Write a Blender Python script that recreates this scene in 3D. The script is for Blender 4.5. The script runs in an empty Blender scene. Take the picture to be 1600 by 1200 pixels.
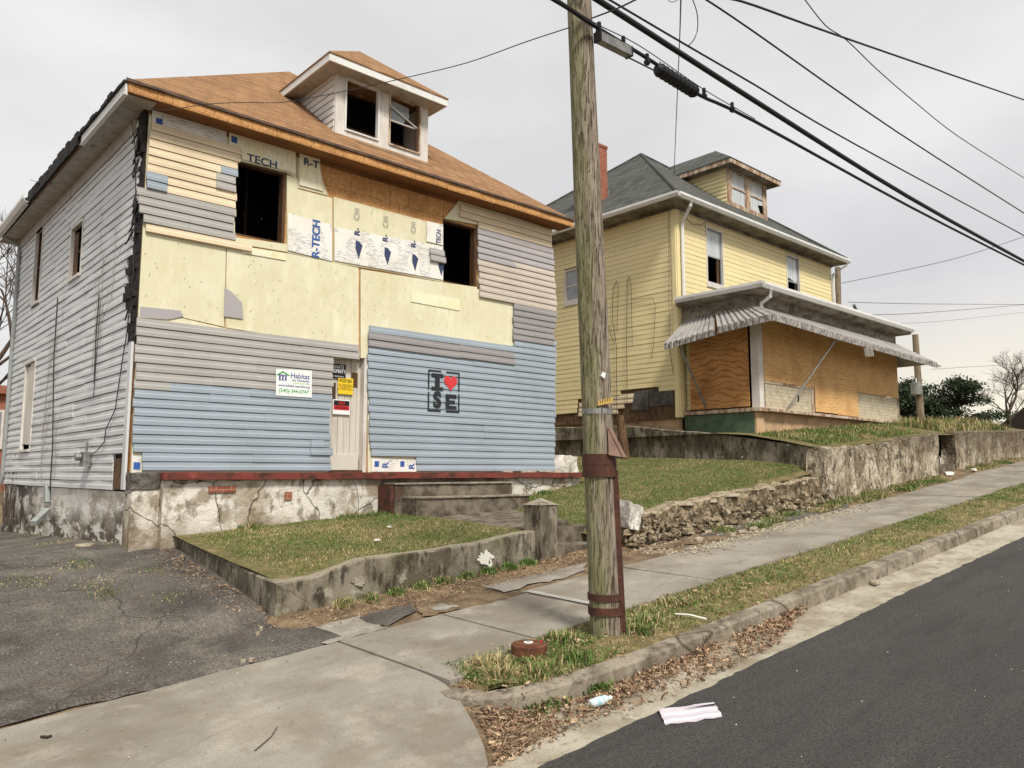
import bpy, bmesh, math, random
from mathutils import Vector, Matrix
R=math.radians; rnd=random.Random(7)
sc=bpy.context.scene; COL=sc.collection
# ---------------------------------------------------------------- camera
F=1216.; P=math.atan(138/1216.); AZ=R(47.8); H=1.6
cam=bpy.data.cameras.new('camera'); co=bpy.data.objects.new('camera',cam); COL.objects.link(co)
cam.sensor_width=36; cam.lens=F/1600*36; cam.clip_end=3000; cam.clip_start=.05
co.location=(0,0,H); co.rotation_euler=(R(90)+P,0,AZ-R(90)); sc.camera=co
# ---------------------------------------------------------------- sky
SUN_EL=R(48); SUN_AZ=R(200)   # compass-like rotation for the sky texture
W=bpy.data.worlds.new('World'); sc.world=W; W.use_nodes=True
nt=W.node_tree; N=nt.nodes; L=nt.links; N.clear()
def wn(t,**k):
    n=N.new(t)
    for a,b in k.items(): setattr(n,a,b)
    return n
out=wn('ShaderNodeOutputWorld'); bg=wn('ShaderNodeBackground'); L.new(bg.outputs[0],out.inputs[0])
sky=wn('ShaderNodeTexSky',sky_type='NISHITA',sun_disc=False,sun_elevation=SUN_EL,sun_rotation=SUN_AZ)
tc=wn('ShaderNodeTexCoord')
mp=wn('ShaderNodeMapping'); mp.inputs['Scale'].default_value=(1,1,2.6); L.new(tc.outputs['Generated'],mp.inputs[0])
no=wn('ShaderNodeTexNoise'); no.inputs['Scale'].default_value=2.2; no.inputs['Detail'].default_value=6; no.inputs['Roughness'].default_value=.5; L.new(mp.outputs[0],no.inputs[0])
cr=wn('ShaderNodeValToRGB'); L.new(no.outputs[0],cr.inputs[0])
cr.color_ramp.elements[0].position=.34; cr.color_ramp.elements[0].color=(6.5,6.46,6.44,1)
cr.color_ramp.elements[1].position=.66; cr.color_ramp.elements[1].color=(8.0,7.94,7.88,1)
mx=wn('ShaderNodeMixRGB'); mx.inputs[0].default_value=.94; L.new(sky.outputs[0],mx.inputs[1]); L.new(cr.outputs[0],mx.inputs[2])
# darker cloud bank low on the right, then the warm gap near the horizon
sp=wn('ShaderNodeSeparateXYZ'); L.new(tc.outputs['Generated'],sp.inputs[0])
def mrange(src,a,b,c=0,d=1):
    n=wn('ShaderNodeMapRange'); n.interpolation_type='SMOOTHSTEP'; L.new(src,n.inputs[0])
    for i,v in enumerate((a,b,c,d)): n.inputs[i+1].default_value=v
    return n.outputs[0]
def mth(op,a,b):
    n=wn('ShaderNodeMath',operation=op)
    for i,v in enumerate((a,b)):
        if hasattr(v,'links'): L.new(v,n.inputs[i])
        else: n.inputs[i].default_value=v
    return n.outputs[0]
bank=mth('MULTIPLY',mrange(sp.outputs[0],.35,.95),mrange(sp.outputs[2],.5,.12))
m2=wn('ShaderNodeMixRGB'); m2.blend_type='MULTIPLY'; m2.inputs[2].default_value=(.82,.82,.85,1); L.new(bank,m2.inputs[0]); L.new(mx.outputs[0],m2.inputs[1])
warm=mth('MULTIPLY',mrange(sp.outputs[0],.72,1.0),mrange(sp.outputs[2],.24,.07))
m3=wn('ShaderNodeMixRGB'); m3.inputs[2].default_value=(8.4,7.8,6.5,1); L.new(warm,m3.inputs[0]); L.new(m2.outputs[0],m3.inputs[1])
L.new(m3.outputs[0],bg.inputs[0]); bg.inputs[1].default_value=.094
# ---------------------------------------------------------------- sun (veiled by cloud)
sl=bpy.data.lights.new('sun','SUN'); sl.energy=3.1; sl.angle=R(12); sl.color=(1,.95,.87)
so=bpy.data.objects.new('sun',sl); COL.objects.link(so)
sdir=Vector((-.25,-.8,1.0)).normalized()   # towards the sun
so.rotation_euler=sdir.to_track_quat('Z','Y').to_euler(); so.location=(0,-5,20)
sky.sun_elevation=math.asin(sdir.z); sky.sun_rotation=math.atan2(sdir.x,sdir.y)
sc.view_settings.view_transform='Standard'; sc.view_settings.look='None'; sc.view_settings.exposure=0.33; sc.view_settings.gamma=1
sc.render.engine='CYCLES'
# ---------------------------------------------------------------- survey helpers: where a sight line meets a real plane
fw=(math.cos(AZ),math.sin(AZ)); rt=(math.sin(AZ),-math.cos(AZ))
def ray(px,py):
    u=(px-800)/F; v=(600-py)/F; h=math.cos(P)-v*math.sin(P); z=math.sin(P)+v*math.cos(P)
    return (fw[0]*h+rt[0]*u, fw[1]*h+rt[1]*u, z)
def onY(px,py,Y): r=ray(px,py); t=Y/r[1]; return (r[0]*t,Y,H+r[2]*t)
def onX(px,py,X): r=ray(px,py); t=X/r[0]; return (X,r[1]*t,H+r[2]*t)
def onG(px,py,a=-.436,b=.084,c=.02): r=ray(px,py); t=(a-H)/(r[2]-b*r[0]-c*r[1]); return (r[0]*t,r[1]*t,H+r[2]*t)
# ---------------------------------------------------------------- materials
def C(r,g=None,b=None,k=1.0):
    f=lambda v:((v/255+.055)/1.055)**2.4 if v>10 else v/255/12.92
    return (f(r)*k,f(g)*k,f(b)*k)
MATS={}
def M(name,base,layers=(),rough=.85,bump=None,metal=0,spec=.3,randomv=0):
    if name in MATS: return MATS[name]
    m=bpy.data.materials.new(name); m.use_nodes=True; t=m.node_tree; n=t.nodes; l=t.links
    bs=n['Principled BSDF']; bs.inputs['Roughness'].default_value=rough; bs.inputs['Metallic'].default_value=metal
    bs.inputs['Specular IOR Level'].default_value=spec
    tcn=n.new('ShaderNodeTexCoord'); seed=[0]
    def coord(st,sd):
        q=n.new('ShaderNodeMapping'); q.inputs['Scale'].default_value=st; q.inputs['Location'].default_value=(sd*3.7,sd*1.3,sd*5.1)
        l.new(tcn.outputs['Object'],q.inputs[0]); return q.outputs[0]
    def fac(d):
        k=d.get('t','noise'); seed[0]+=1; v=coord(d.get('st',(1,1,1)),d.get('sd',seed[0])); s=d.get('s',5)
        if k=='noise':
            x=n.new('ShaderNodeTexNoise'); x.inputs['Scale'].default_value=s; x.inputs['Detail'].default_value=d.get('d',6); x.inputs['Roughness'].default_value=d.get('r',.6); x.inputs['Distortion'].default_value=d.get('di',0); l.new(v,x.inputs[0]); o=x.outputs[0]
        elif k=='crack':
            z=n.new('ShaderNodeTexNoise'); z.inputs['Scale'].default_value=s*1.7; z.inputs['Detail'].default_value=4; l.new(v,z.inputs[0])
            a=n.new('ShaderNodeVectorMath'); a.operation='MULTIPLY_ADD'; l.new(z.outputs[1],a.inputs[0]); a.inputs[1].default_value=(d.get('w',.4),)*3; l.new(v,a.inputs[2])
            x=n.new('ShaderNodeTexVoronoi'); x.feature='DISTANCE_TO_EDGE'; x.inputs['Scale'].default_value=s; l.new(a.outputs[0],x.inputs[0]); o=x.outputs[0]
        elif k=='vor':
            x=n.new('ShaderNodeTexVoronoi'); x.inputs['Scale'].default_value=s; l.new(v,x.inputs[0])
            y=n.new('ShaderNodeSeparateColor'); l.new(x.outputs['Color'],y.inputs[0]); o=y.outputs[0]
        elif k=='wave':
            x=n.new('ShaderNodeTexWave'); x.bands_direction=d.get('dir','Z'); x.inputs['Scale'].default_value=s; x.inputs['Distortion'].default_value=d.get('di',8); x.inputs['Detail'].default_value=d.get('d',3); x.inputs['Detail Scale'].default_value=d.get('ds',.6); l.new(v,x.inputs[0]); o=x.outputs[1]
        elif k=='brick':
            sx=n.new('ShaderNodeSeparateXYZ'); l.new(tcn.outputs['Object'],sx.inputs[0])
            ad=n.new('ShaderNodeMath'); ad.operation='ADD'; l.new(sx.outputs[0],ad.inputs[0]); l.new(sx.outputs[1],ad.inputs[1])
            cb=n.new('ShaderNodeCombineXYZ'); l.new(ad.outputs[0],cb.inputs[0]); l.new(sx.outputs[2],cb.inputs[1])
            x=n.new('ShaderNodeTexBrick'); l.new(cb.outputs[0],x.inputs[0]); x.inputs['Scale'].default_value=1
            x.inputs['Brick Width'].default_value=d['bw']; x.inputs['Row Height'].default_value=d['bh']; x.inputs['Mortar Size'].default_value=d.get('ms',.01)
            x.inputs['Color1'].default_value=(d.get('a',0),)*3+(1,); x.inputs['Color2'].default_value=(d.get('b',.4),)*3+(1,); x.inputs['Mortar'].default_value=(1,1,1,1); x.inputs['Mortar Smooth'].default_value=.1; o=x.outputs[0]
        elif k=='axis':
            sx=n.new('ShaderNodeSeparateXYZ'); l.new(tcn.outputs['Object'],sx.inputs[0]); o=sx.outputs[d['ax']]
            z=n.new('ShaderNodeTexNoise'); z.inputs['Scale'].default_value=s; z.inputs['Detail'].default_value=5; l.new(v,z.inputs[0])
            q=n.new('ShaderNodeMath'); q.operation='MULTIPLY_ADD'; l.new(z.outputs[0],q.inputs[0]); q.inputs[1].default_value=d.get('w',.5); l.new(o,q.inputs[2]); o=q.outputs[0]
        elif k=='normal':
            g=n.new('ShaderNodeNewGeometry'); dp=n.new('ShaderNodeVectorMath'); dp.operation='DOT_PRODUCT'; l.new(g.outputs['True Normal'],dp.inputs[0]); dp.inputs[1].default_value=d['n']
            z=n.new('ShaderNodeTexNoise'); z.inputs['Scale'].default_value=s; z.inputs['Detail'].default_value=5; l.new(v,z.inputs[0])
            q=n.new('ShaderNodeMath'); q.operation='MULTIPLY_ADD'; l.new(z.outputs[0],q.inputs[0]); q.inputs[1].default_value=d.get('w',.8); l.new(dp.outputs['Value'],q.inputs[2]); o=q.outputs[0]
        mr=n.new('ShaderNodeMapRange'); l.new(o,mr.inputs[0]); lo,hi=d.get('lo',.4),d.get('hi',.6)
        if d.get('inv'): mr.inputs[1].default_value=lo; mr.inputs[2].default_value=hi; mr.inputs[3].default_value=d.get('f',1); mr.inputs[4].default_value=0
        else: mr.inputs[1].default_value=lo; mr.inputs[2].default_value=hi; mr.inputs[3].default_value=0; mr.inputs[4].default_value=d.get('f',1)
        res=mr.outputs[0]
        if 'mask' in d:
            mm=n.new('ShaderNodeMath'); mm.operation='MULTIPLY'; l.new(res,mm.inputs[0]); l.new(fac(d['mask']),mm.inputs[1]); res=mm.outputs[0]
        return res
    cur=None; bumps=[]
    for d in layers:
        f=fac(d); x=n.new('ShaderNodeMixRGB'); l.new(f,x.inputs[0])
        if cur is None: x.inputs[1].default_value=(*base,1)
        else: l.new(cur,x.inputs[1])
        x.inputs[2].default_value=(*d['c'],1); cur=x.outputs[0]
        if 'h' in d: bumps.append((f,d['h']))
    if randomv:
        oi=n.new('ShaderNodeNewGeometry'); mr=n.new('ShaderNodeMapRange'); l.new(oi.outputs['Random Per Island'],mr.inputs[0]); mr.inputs[3].default_value=1-randomv; mr.inputs[4].default_value=1+randomv
        x=n.new('ShaderNodeVectorMath'); x.operation='SCALE'; l.new(mr.outputs[0],x.inputs['Scale'])
        if cur is None: x.inputs[0].default_value=base
        else: l.new(cur,x.inputs[0])
        cur=x.outputs[0]
    if cur is None: bs.inputs['Base Color'].default_value=(*base,1)
    else: l.new(cur,bs.inputs['Base Color'])
    prev=None
    if bump:
        f=fac(dict(s=bump[0],lo=0,hi=1,st=bump[3] if len(bump)>3 else (1,1,1),d=8)); bumps.append((f,bump[1]))
    for f,h in bumps:
        b=n.new('ShaderNodeBump'); b.inputs['Distance'].default_value=abs(h); b.inputs['Strength'].default_value=1; b.invert=h<0; l.new(f,b.inputs['Height'])
        if prev: l.new(prev,b.inputs['Normal'])
        prev=b.outputs[0]
    if prev: l.new(prev,bs.inputs['Normal'])
    MATS[name]=m; return m
def nz(c,s,lo,hi,f=1,**k): return dict(c=c,s=s,lo=lo,hi=hi,f=f,**k)
def vinyl(name,c,dirt=.35):
    g=tuple(v*.62 for v in c)
    return M(name,c,[nz(g,1.3,.45,.8,dirt,st=(1,1,.6)),nz(tuple(min(1,v*1.12) for v in c),.9,.5,.75,.5),nz((.10,.09,.07),9,.66,.8,.35,st=(1.5,1.5,.25)),nz((.2,.18,.15),60,.62,.75,.25)],rough=.55,spec=.35,randomv=.05)
m_white=vinyl('white_vinyl',C(206,207,206),.5)
m_cream=vinyl('cream_vinyl',C(222,203,172)); m_grey=vinyl('grey_vinyl',C(166,163,158)); m_lav=vinyl('lavender_grey_vinyl',C(166,161,162))
m_tan=vinyl('tan_vinyl',C(190,179,165)); m_blue=vinyl('blue_vinyl',C(150,161,170)); m_dgrey=vinyl('dark_grey_vinyl',C(146,142,141))
m_yel=vinyl('yellow_siding',C(228,212,162),.22)
m_foam=M('yellow_foam_board',C(220,215,186),[nz(C(206,198,160),1.5,.35,.7,.7),nz(C(240,236,210),4,.5,.75,.6,st=(1,1,.4)),nz(C(190,176,120),14,.58,.75,.5,st=(1,1,.3)),nz(C(120,90,50),26,.74,.8,.7)],rough=.7)
m_film=M('printed_white_film',C(232,230,224),[nz(C(214,206,180),2,.45,.7,.5),
   dict(c=C(96,102,120),t='noise',s=46,st=(.25,1.6,2.4),lo=.5,hi=.56,f=.5,mask=dict(t='vor',s=4.2,st=(1.2,1,.8),lo=.42,hi=.44,f=1))],rough=.5)
m_faint=M('faded_printed_film',C(234,224,184),[nz(C(236,232,212),3,.4,.6,.7),
   dict(c=C(150,145,120),t='noise',s=50,st=(1.6,1.6,.12),lo=.55,hi=.64,f=.5,mask=dict(t='vor',s=2.6,lo=.55,hi=.57,f=1))],rough=.55)
m_osb=M('osb_sheathing',C(196,146,92),[dict(c=C(168,116,66),t='vor',s=34,st=(1,1,2.2),lo=.3,hi=.9,f=.8),dict(c=C(80,52,34),t='brick',bw=.406,bh=.406,ms=.006,a=0,b=0,lo=.3,hi=1,f=.6),dict(c=C(214,170,118),t='vor',s=26,st=(2.4,2.4,1),lo=.6,hi=1,f=.7),nz(C(120,76,36),2.2,.5,.75,.5),nz(C(90,60,35),.9,.55,.8,.4,st=(1,1,3))],rough=.85,bump=(60,.002))
m_osbd=M('weathered_osb',C(186,118,58),[dict(c=C(142,84,36),t='vor',s=40,lo=.3,hi=.9,f=.8),nz(C(110,72,40),3,.4,.7,.7),nz(C(224,176,120),5,.55,.75,.5)],rough=.85,bump=(60,.002))
m_sof=M('brown_plywood_soffit',C(140,98,62),[nz(C(100,58,28),3,.4,.7,.8,st=(.3,1,1)),nz(C(60,40,25),6,.6,.8,.5)],rough=.9)
def shingle(name,a,b,c,extra=()):
    return M(name,a,[nz(b,1.1,.4,.65,.8),nz(c,26,.45,.7,.6,st=(1,1,1.4)),dict(c=tuple(v*.5 for v in b),t='brick',bw=.33,bh=.09,ms=.007,a=0,b=.35,lo=.1,hi=.9,f=.95,h=-.008)]+list(extra),rough=.95,bump=(90,.004))
m_roof1=shingle('brown_shingles',C(152,114,78),C(130,94,62),C(176,138,100),[nz(C(116,86,60),3,.5,.66,.7,st=(.5,.5,5)),nz(C(206,170,132),7,.56,.66,.5,st=(.5,.5,6))])
m_roof2=shingle('green_grey_shingles',C(90,93,88),C(68,69,66),C(112,114,106),[nz(C(45,45,42),5,.48,.66,.75,st=(1.6,.35,1.2)),nz(C(40,38,34),2,.55,.7,.5)])
m_char=M('charred_wood',(.012,.011,.010),[nz((.05,.035,.025),8,.5,.75,.8)],rough=.8,bump=(25,.02))
m_black=M('shade_black_interior',(.008,.008,.008),rough=1,spec=0)  # near-black colour stands in for the shade inside rooms and holes
m_trim=M('white_painted_trim',C(214,208,200),[nz(C(178,170,160),5,.45,.7,.7,st=(1,1,.4)),nz(C(110,96,82),16,.62,.75,.7)],rough=.6)
m_trimw=M('peeling_painted_trim',C(196,180,158),[nz(C(128,92,66),7,.42,.58,.85,st=(1,1,.35)),nz(C(86,70,56),18,.55,.7,.7)],rough=.8,bump=(40,.003))
m_soffw=M('stained_white_soffit',C(176,170,160),[nz(C(140,130,116),4,.4,.7,.7),nz(C(70,62,52),9,.58,.75,.7)],rough=.7)
m_eavew=M('mildewed_eave_board',C(150,142,128),[nz(C(88,78,64),4,.4,.62,.85,st=(.5,.5,1.5)),nz(C(52,46,40),10,.5,.7,.75),nz(C(206,200,186),7,.62,.75,.6)],rough=.85)
m_gut=M('white_aluminium_gutter',C(220,220,216),[nz(C(170,168,160),3,.5,.8,.6),nz(C(110,104,95),20,.66,.8,.5)],rough=.45)
m_gutg=M('grey_downspout',C(150,154,152),[nz(C(120,120,114),6,.5,.7,.6)],rough=.5)
m_jamb=M('brown_window_jamb',C(92,66,44),[nz(C(54,38,26),9,.4,.7,.8,st=(1,1,.3))],rough=.8)
m_glass=M('dusty_window_glass',C(120,128,132),[nz(C(170,174,174),2,.4,.7,.7)],rough=.12,spec=.8)
m_curt=M('white_curtain_behind_glass',C(196,200,200),[nz(C(150,156,158),3,.4,.7,.7,st=(4,4,.3))],rough=.25,spec=.6)
m_door=M('peeling_white_door',C(206,200,188),[nz(C(170,162,148),4,.45,.7,.7,st=(1,1,.3)),nz(C(92,70,52),9,.66,.72,.9,st=(1.4,1.4,.5))],rough=.7)
m_stucco=M('cracked_whitewashed_stucco',C(218,212,200),[nz(C(166,154,134),1.3,.46,.56,.85),nz(C(140,124,100),2.6,.52,.6,.8,di=.6),nz(C(116,104,88),5,.54,.62,.75,st=(1.2,1.2,.7)),nz(C(226,222,214),5,.55,.7,.8),
   dict(c=C(122,104,82),t='axis',ax=2,s=3,w=.8,lo=.85,hi=1.35,inv=1,f=.8),nz(C(90,60,45),30,.68,.75,.6),dict(c=C(48,40,32),t='crack',s=1.1,w=.5,lo=0,hi=.012,inv=1,f=.95,h=-.01)],rough=.95,bump=(22,.02))
m_peel=M('peeling_whitewash_foundation',C(220,216,208),[nz(C(170,160,144),3,.5,.6,.9,st=(1.2,.5,.9)),nz(C(196,188,174),8,.5,.62,.8,st=(1.2,.4,1)),dict(c=C(84,74,56),t='noise',s=7,st=(1.3,.3,.7),r=.72,lo=.45,hi=.51,f=.95,mask=dict(t='axis',ax=2,s=1.6,w=1.3,lo=1.35,hi=1.85,inv=1)),dict(c=C(56,50,38),t='noise',s=3,lo=.5,hi=.56,f=.9,st=(1,.4,.8),mask=dict(t='axis',ax=1,s=1,w=2,lo=16.5,hi=19.5))],rough=.95,bump=(18,.02))
m_block=M('dark_rock_face_block',C(112,106,98),[nz(C(70,66,60),12,.4,.6,.8)],rough=1,bump=(14,.05))
m_red=M('worn_red_painted_concrete',C(122,58,50),[nz(C(92,54,46),5,.42,.6,.8,st=(.6,1,1)),nz(C(60,44,36),8,.52,.66,.9,st=(.6,1,1)),nz(C(168,92,82),6,.6,.72,.6)],rough=.85,bump=(30,.006))
m_stepc=M('grimy_concrete_steps',C(124,114,100),[nz(C(66,56,46),4,.4,.6,.85),nz(C(140,130,114),9,.55,.7,.6),nz(C(84,46,36),3,.6,.7,.5)],rough=.95,bump=(35,.01))
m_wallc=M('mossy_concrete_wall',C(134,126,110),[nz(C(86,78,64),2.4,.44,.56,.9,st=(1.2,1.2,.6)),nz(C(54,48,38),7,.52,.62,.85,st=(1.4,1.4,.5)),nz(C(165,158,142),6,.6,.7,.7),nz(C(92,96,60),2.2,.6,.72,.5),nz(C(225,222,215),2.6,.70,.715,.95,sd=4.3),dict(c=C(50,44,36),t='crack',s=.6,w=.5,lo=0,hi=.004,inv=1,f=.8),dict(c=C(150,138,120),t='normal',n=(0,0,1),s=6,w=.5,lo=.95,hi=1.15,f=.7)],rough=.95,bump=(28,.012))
m_walltop=M('grey_wall_capping',C(158,148,132),[nz(C(120,108,92),5,.42,.6,.8),nz(C(84,76,62),12,.52,.68,.7)],rough=.95,bump=(40,.01))
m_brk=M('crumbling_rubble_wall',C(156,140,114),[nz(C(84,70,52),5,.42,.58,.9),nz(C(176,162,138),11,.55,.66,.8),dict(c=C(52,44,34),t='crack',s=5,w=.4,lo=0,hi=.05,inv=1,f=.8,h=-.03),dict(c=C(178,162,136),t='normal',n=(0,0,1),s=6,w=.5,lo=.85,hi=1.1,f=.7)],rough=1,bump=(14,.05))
m_ret=M('old_streaked_retaining_wall',C(190,178,156),[nz(C(124,108,86),2,.42,.58,.85,st=(1.2,1.2,.8)),nz(C(76,64,50),7,.52,.62,.85,st=(1.3,1.3,.6)),nz(C(212,204,190),8,.58,.64,.8,st=(1.3,1.3,.8)),dict(c=C(88,74,56),t='axis',ax=2,s=2,w=1.2,lo=2.5,hi=3.1,f=.7),dict(c=C(70,60,46),t='crack',s=.7,w=.6,lo=0,hi=.008,inv=1,f=.9,h=-.02)],rough=1,bump=(14,.05))
m_asph=M('fresh_asphalt',C(70,68,65),[nz(C(84,81,77),1.2,.4,.7,.7,st=(.4,1.5,1)),nz(C(38,37,36),70,.42,.6,.75),nz(C(104,101,98),85,.58,.68,.6),nz(C(50,48,46),3,.5,.7,.5,st=(.3,2,1)),nz(C(150,148,140),34,.76,.78,.8)],rough=.9,bump=(170,.006))
m_drive=M('old_grey_driveway_asphalt',C(108,102,95),[nz(C(70,66,61),.8,.42,.6,.8),nz(C(136,128,116),1.7,.48,.66,.8),nz(C(96,74,56),1.1,.6,.72,.55),nz(C(58,55,52),48,.45,.58,.75),nz(C(160,152,138),60,.59,.68,.65),dict(c=C(56,50,44),t='crack',s=.28,w=1.2,lo=0,hi=.003,inv=1,f=.7,h=-.01)],rough=.95,bump=(120,.012))
m_side=M('weathered_sidewalk_concrete',C(150,144,133),[nz(C(124,116,104),.9,.42,.6,.85),nz(C(170,163,150),1.9,.52,.66,.7),nz(C(124,114,100),3.5,.54,.68,.55,st=(.5,1,1)),nz(C(138,124,102),.6,.56,.66,.35),nz(C(112,100,84),90,.48,.64,.5),nz(C(190,184,170),130,.66,.72,.6),nz(C(104,92,74),5,.62,.72,.5),dict(c=C(92,82,68),t='crack',s=.16,w=1.4,lo=0,hi=.0018,inv=1,f=.3)],rough=.95,bump=(110,.006))
m_patch=M('pale_concrete_patch',C(170,168,160),[nz(C(140,136,128),3,.42,.62,.8),nz(C(120,114,104),60,.5,.64,.5)],rough=.95,bump=(90,.006))
m_kerb=M('stained_kerb_concrete',C(146,136,120),[nz(C(102,92,76),3,.42,.6,.9),nz(C(76,68,56),9,.52,.66,.8),nz(C(186,178,160),40,.6,.7,.5),dict(c=C(60,54,44),t='crack',s=.35,w=.3,lo=0,hi=.006,inv=1,f=.9)],rough=.95,bump=(50,.008))
m_gpan=M('pale_gutter_concrete',C(180,172,154),[nz(C(140,128,108),2.2,.42,.62,.85),nz(C(110,98,80),10,.55,.7,.7),nz(C(96,88,74),110,.5,.64,.5)],rough=.95,bump=(90,.008))
m_dirt=M('brown_dirt',C(136,116,90),[nz(C(90,72,54),3,.4,.6,.85),nz(C(158,140,112),16,.56,.68,.7),nz(C(70,56,42),34,.5,.64,.6)],rough=1,bump=(40,.02))
m_soil=M('grassy_soil',C(122,110,74),[nz(C(92,92,52),2.2,.4,.6,.85),nz(C(150,134,92),7,.52,.66,.7),nz(C(60,54,34),26,.5,.62,.6)],rough=1,bump=(40,.02))
m_ply=M('orange_plywood',C(218,176,120),[dict(c=C(168,118,68),t='wave',s=3.2,di=22,d=2,ds=.55,st=(.9,.9,1.1),lo=.78,hi=.98,f=.55),nz(C(172,126,80),1.6,.45,.7,.6),dict(c=C(96,60,34),t='noise',s=14,lo=.74,hi=.78,f=.8)],rough=.75,spec=.2)
m_plyd=M('dark_orange_plywood',C(198,146,92),[dict(c=C(132,82,44),t='wave',s=2.6,di=22,d=2,ds=.5,st=(.8,.8,1.0),lo=.74,hi=.98,f=.65),nz(C(110,66,32),1.2,.45,.7,.6),nz(C(120,56,30),5,.66,.72,.6)],rough=.75,spec=.2)
m_wsh=M('old_white_shingle_panel',C(198,188,164),[dict(c=C(150,136,108),t='brick',bw=.2,bh=.085,ms=.006,a=0,b=.35,lo=0,hi=1,f=.8),nz(C(130,110,80),5,.5,.7,.5)],rough=.8)
m_green=M('faded_green_paint',C(82,100,80),[nz(C(60,72,58),4,.45,.65,.8),nz(C(120,124,108),8,.6,.72,.6)],rough=.85)
m_peach=M('peach_stucco_foundation',C(196,164,128),[nz(C(160,132,104),3,.42,.62,.8),nz(C(120,100,80),8,.58,.7,.7)],rough=.95,bump=(30,.01))
m_tar=M('torn_tar_paper',C(92,88,84),[nz(C(64,60,58),5,.42,.6,.9),nz(C(120,112,104),12,.56,.7,.6)],rough=.95,bump=(20,.02))
m_brownb=M('old_brown_boards',C(110,84,60),[nz(C(66,48,34),10,.4,.6,.9,st=(2,2,.3)),nz(C(150,124,94),14,.58,.7,.6,st=(2,2,.3))],rough=.9,bump=(30,.01))
m_awn=M('ribbed_aluminium_awning',C(186,182,178),[nz(C(146,140,134),2.4,.45,.65,.7,st=(1,1,1)),nz(C(86,80,76),14,.58,.72,.6),nz(C(204,202,198),5,.6,.72,.5)],rough=.5,metal=.25)
m_val=M('weathered_awning_valance',C(170,166,160),[nz(C(90,84,78),11,.42,.6,.85)],rough=.6)
m_brick=M('red_brick',C(146,84,64),[nz(C(120,58,42),6,.4,.65,.8),dict(c=C(176,150,130),t='brick',bw=.22,bh=.075,ms=.006,a=0,b=.25,lo=.1,hi=1,f=.7)],rough=.9)
m_pole=M('weathered_pole_wood',C(160,148,132),[nz(C(112,98,82),7,.42,.6,.85,st=(5,5,.25)),nz(C(70,58,46),16,.54,.62,.85,st=(4,4,.3),h=-.012),nz(C(38,30,24),22,.68,.71,.95,st=(1.8,1.8,.7),h=-.01),nz(C(196,188,176),10,.62,.7,.6,st=(5,5,.3)),
   dict(c=C(124,126,78),t='normal',n=(-.95,.1,0),s=3,w=1.5,st=(3,3,.5),lo=1.15,hi=1.75,f=.6)],rough=.95,bump=(26,.014,0,(4,4,.3)))
m_rust=M('rusty_brown_steel',C(82,52,40),[nz(C(64,40,34),6,.42,.6,.8),nz(C(130,74,50),12,.58,.7,.7)],rough=.75,bump=(60,.003))
m_pole2=M('dry_brown_pole',C(140,124,104),[nz(C(96,82,66),8,.42,.6,.8,st=(3,3,.3))],rough=.95)
m_galv=M('dull_galvanised_metal',C(150,150,146),[nz(C(110,110,108),8,.45,.6,.7)],rough=.5,metal=.5)
m_cable=M('black_cable_sheath',C(34,34,36),rough=.6)
m_wire=M('dark_wire',C(52,50,48),rough=.6)
m_vine=M('dead_vine_stems',C(84,74,66),rough=.95)
m_bark=M('grey_brown_bark',C(92,80,70),[nz(C(64,54,46),12,.4,.6,.8,st=(1,1,.3))],rough=.95)
m_barkd=M('dark_bark',C(58,48,42),rough=.95)
m_leaf=M('dark_evergreen_foliage',(.035,.055,.025),rough=.8,randomv=.5)
m_g1=M('green_grass',(.10,.17,.035),rough=.7,randomv=.4); m_g2=M('olive_grass',(.17,.19,.06),rough=.75,randomv=.35); m_g3=M('dry_straw_grass',(.42,.33,.17),rough=.8,randomv=.35)
m_dl=M('dead_brown_leaves',C(128,100,78),rough=.8,randomv=.45); m_dl2=M('pale_dead_leaves',C(172,148,120),rough=.8,randomv=.35)
m_stone=M('pale_broken_concrete',C(172,160,140),[nz(C(130,118,98),12,.42,.6,.8)],rough=.95,bump=(30,.01),randomv=.3)
m_wchip=M('white_chip',C(220,218,208),rough=.9,randomv=.15)
def flat(name,c,rough=.6): return M(name,c,rough=rough)
m_pw=flat('sign_white',C(232,234,232)); m_pb=flat('sign_black',C(28,28,30)); m_pr=flat('sign_red',C(196,36,40)); m_pg=flat('sign_green',C(74,160,84)); m_pn=flat('sign_navy',C(52,62,130)); m_py=flat('sign_yellow',C(240,200,40)); m_inkb=flat('print_blue',C(56,92,160)); m_inkn=flat('print_navy',C(58,66,98)); m_inkd=flat('print_faded',C(150,150,140)); m_lime=flat('sign_lime',C(150,190,90))
m_spray=M('black_spray_paint',C(42,42,46),[nz(C(86,92,100),14,.55,.75,.4)],rough=.7); m_sprayr=M('red_spray_paint',C(206,60,62),[nz(C(170,40,44),8,.5,.7,.5)],rough=.7)
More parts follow.
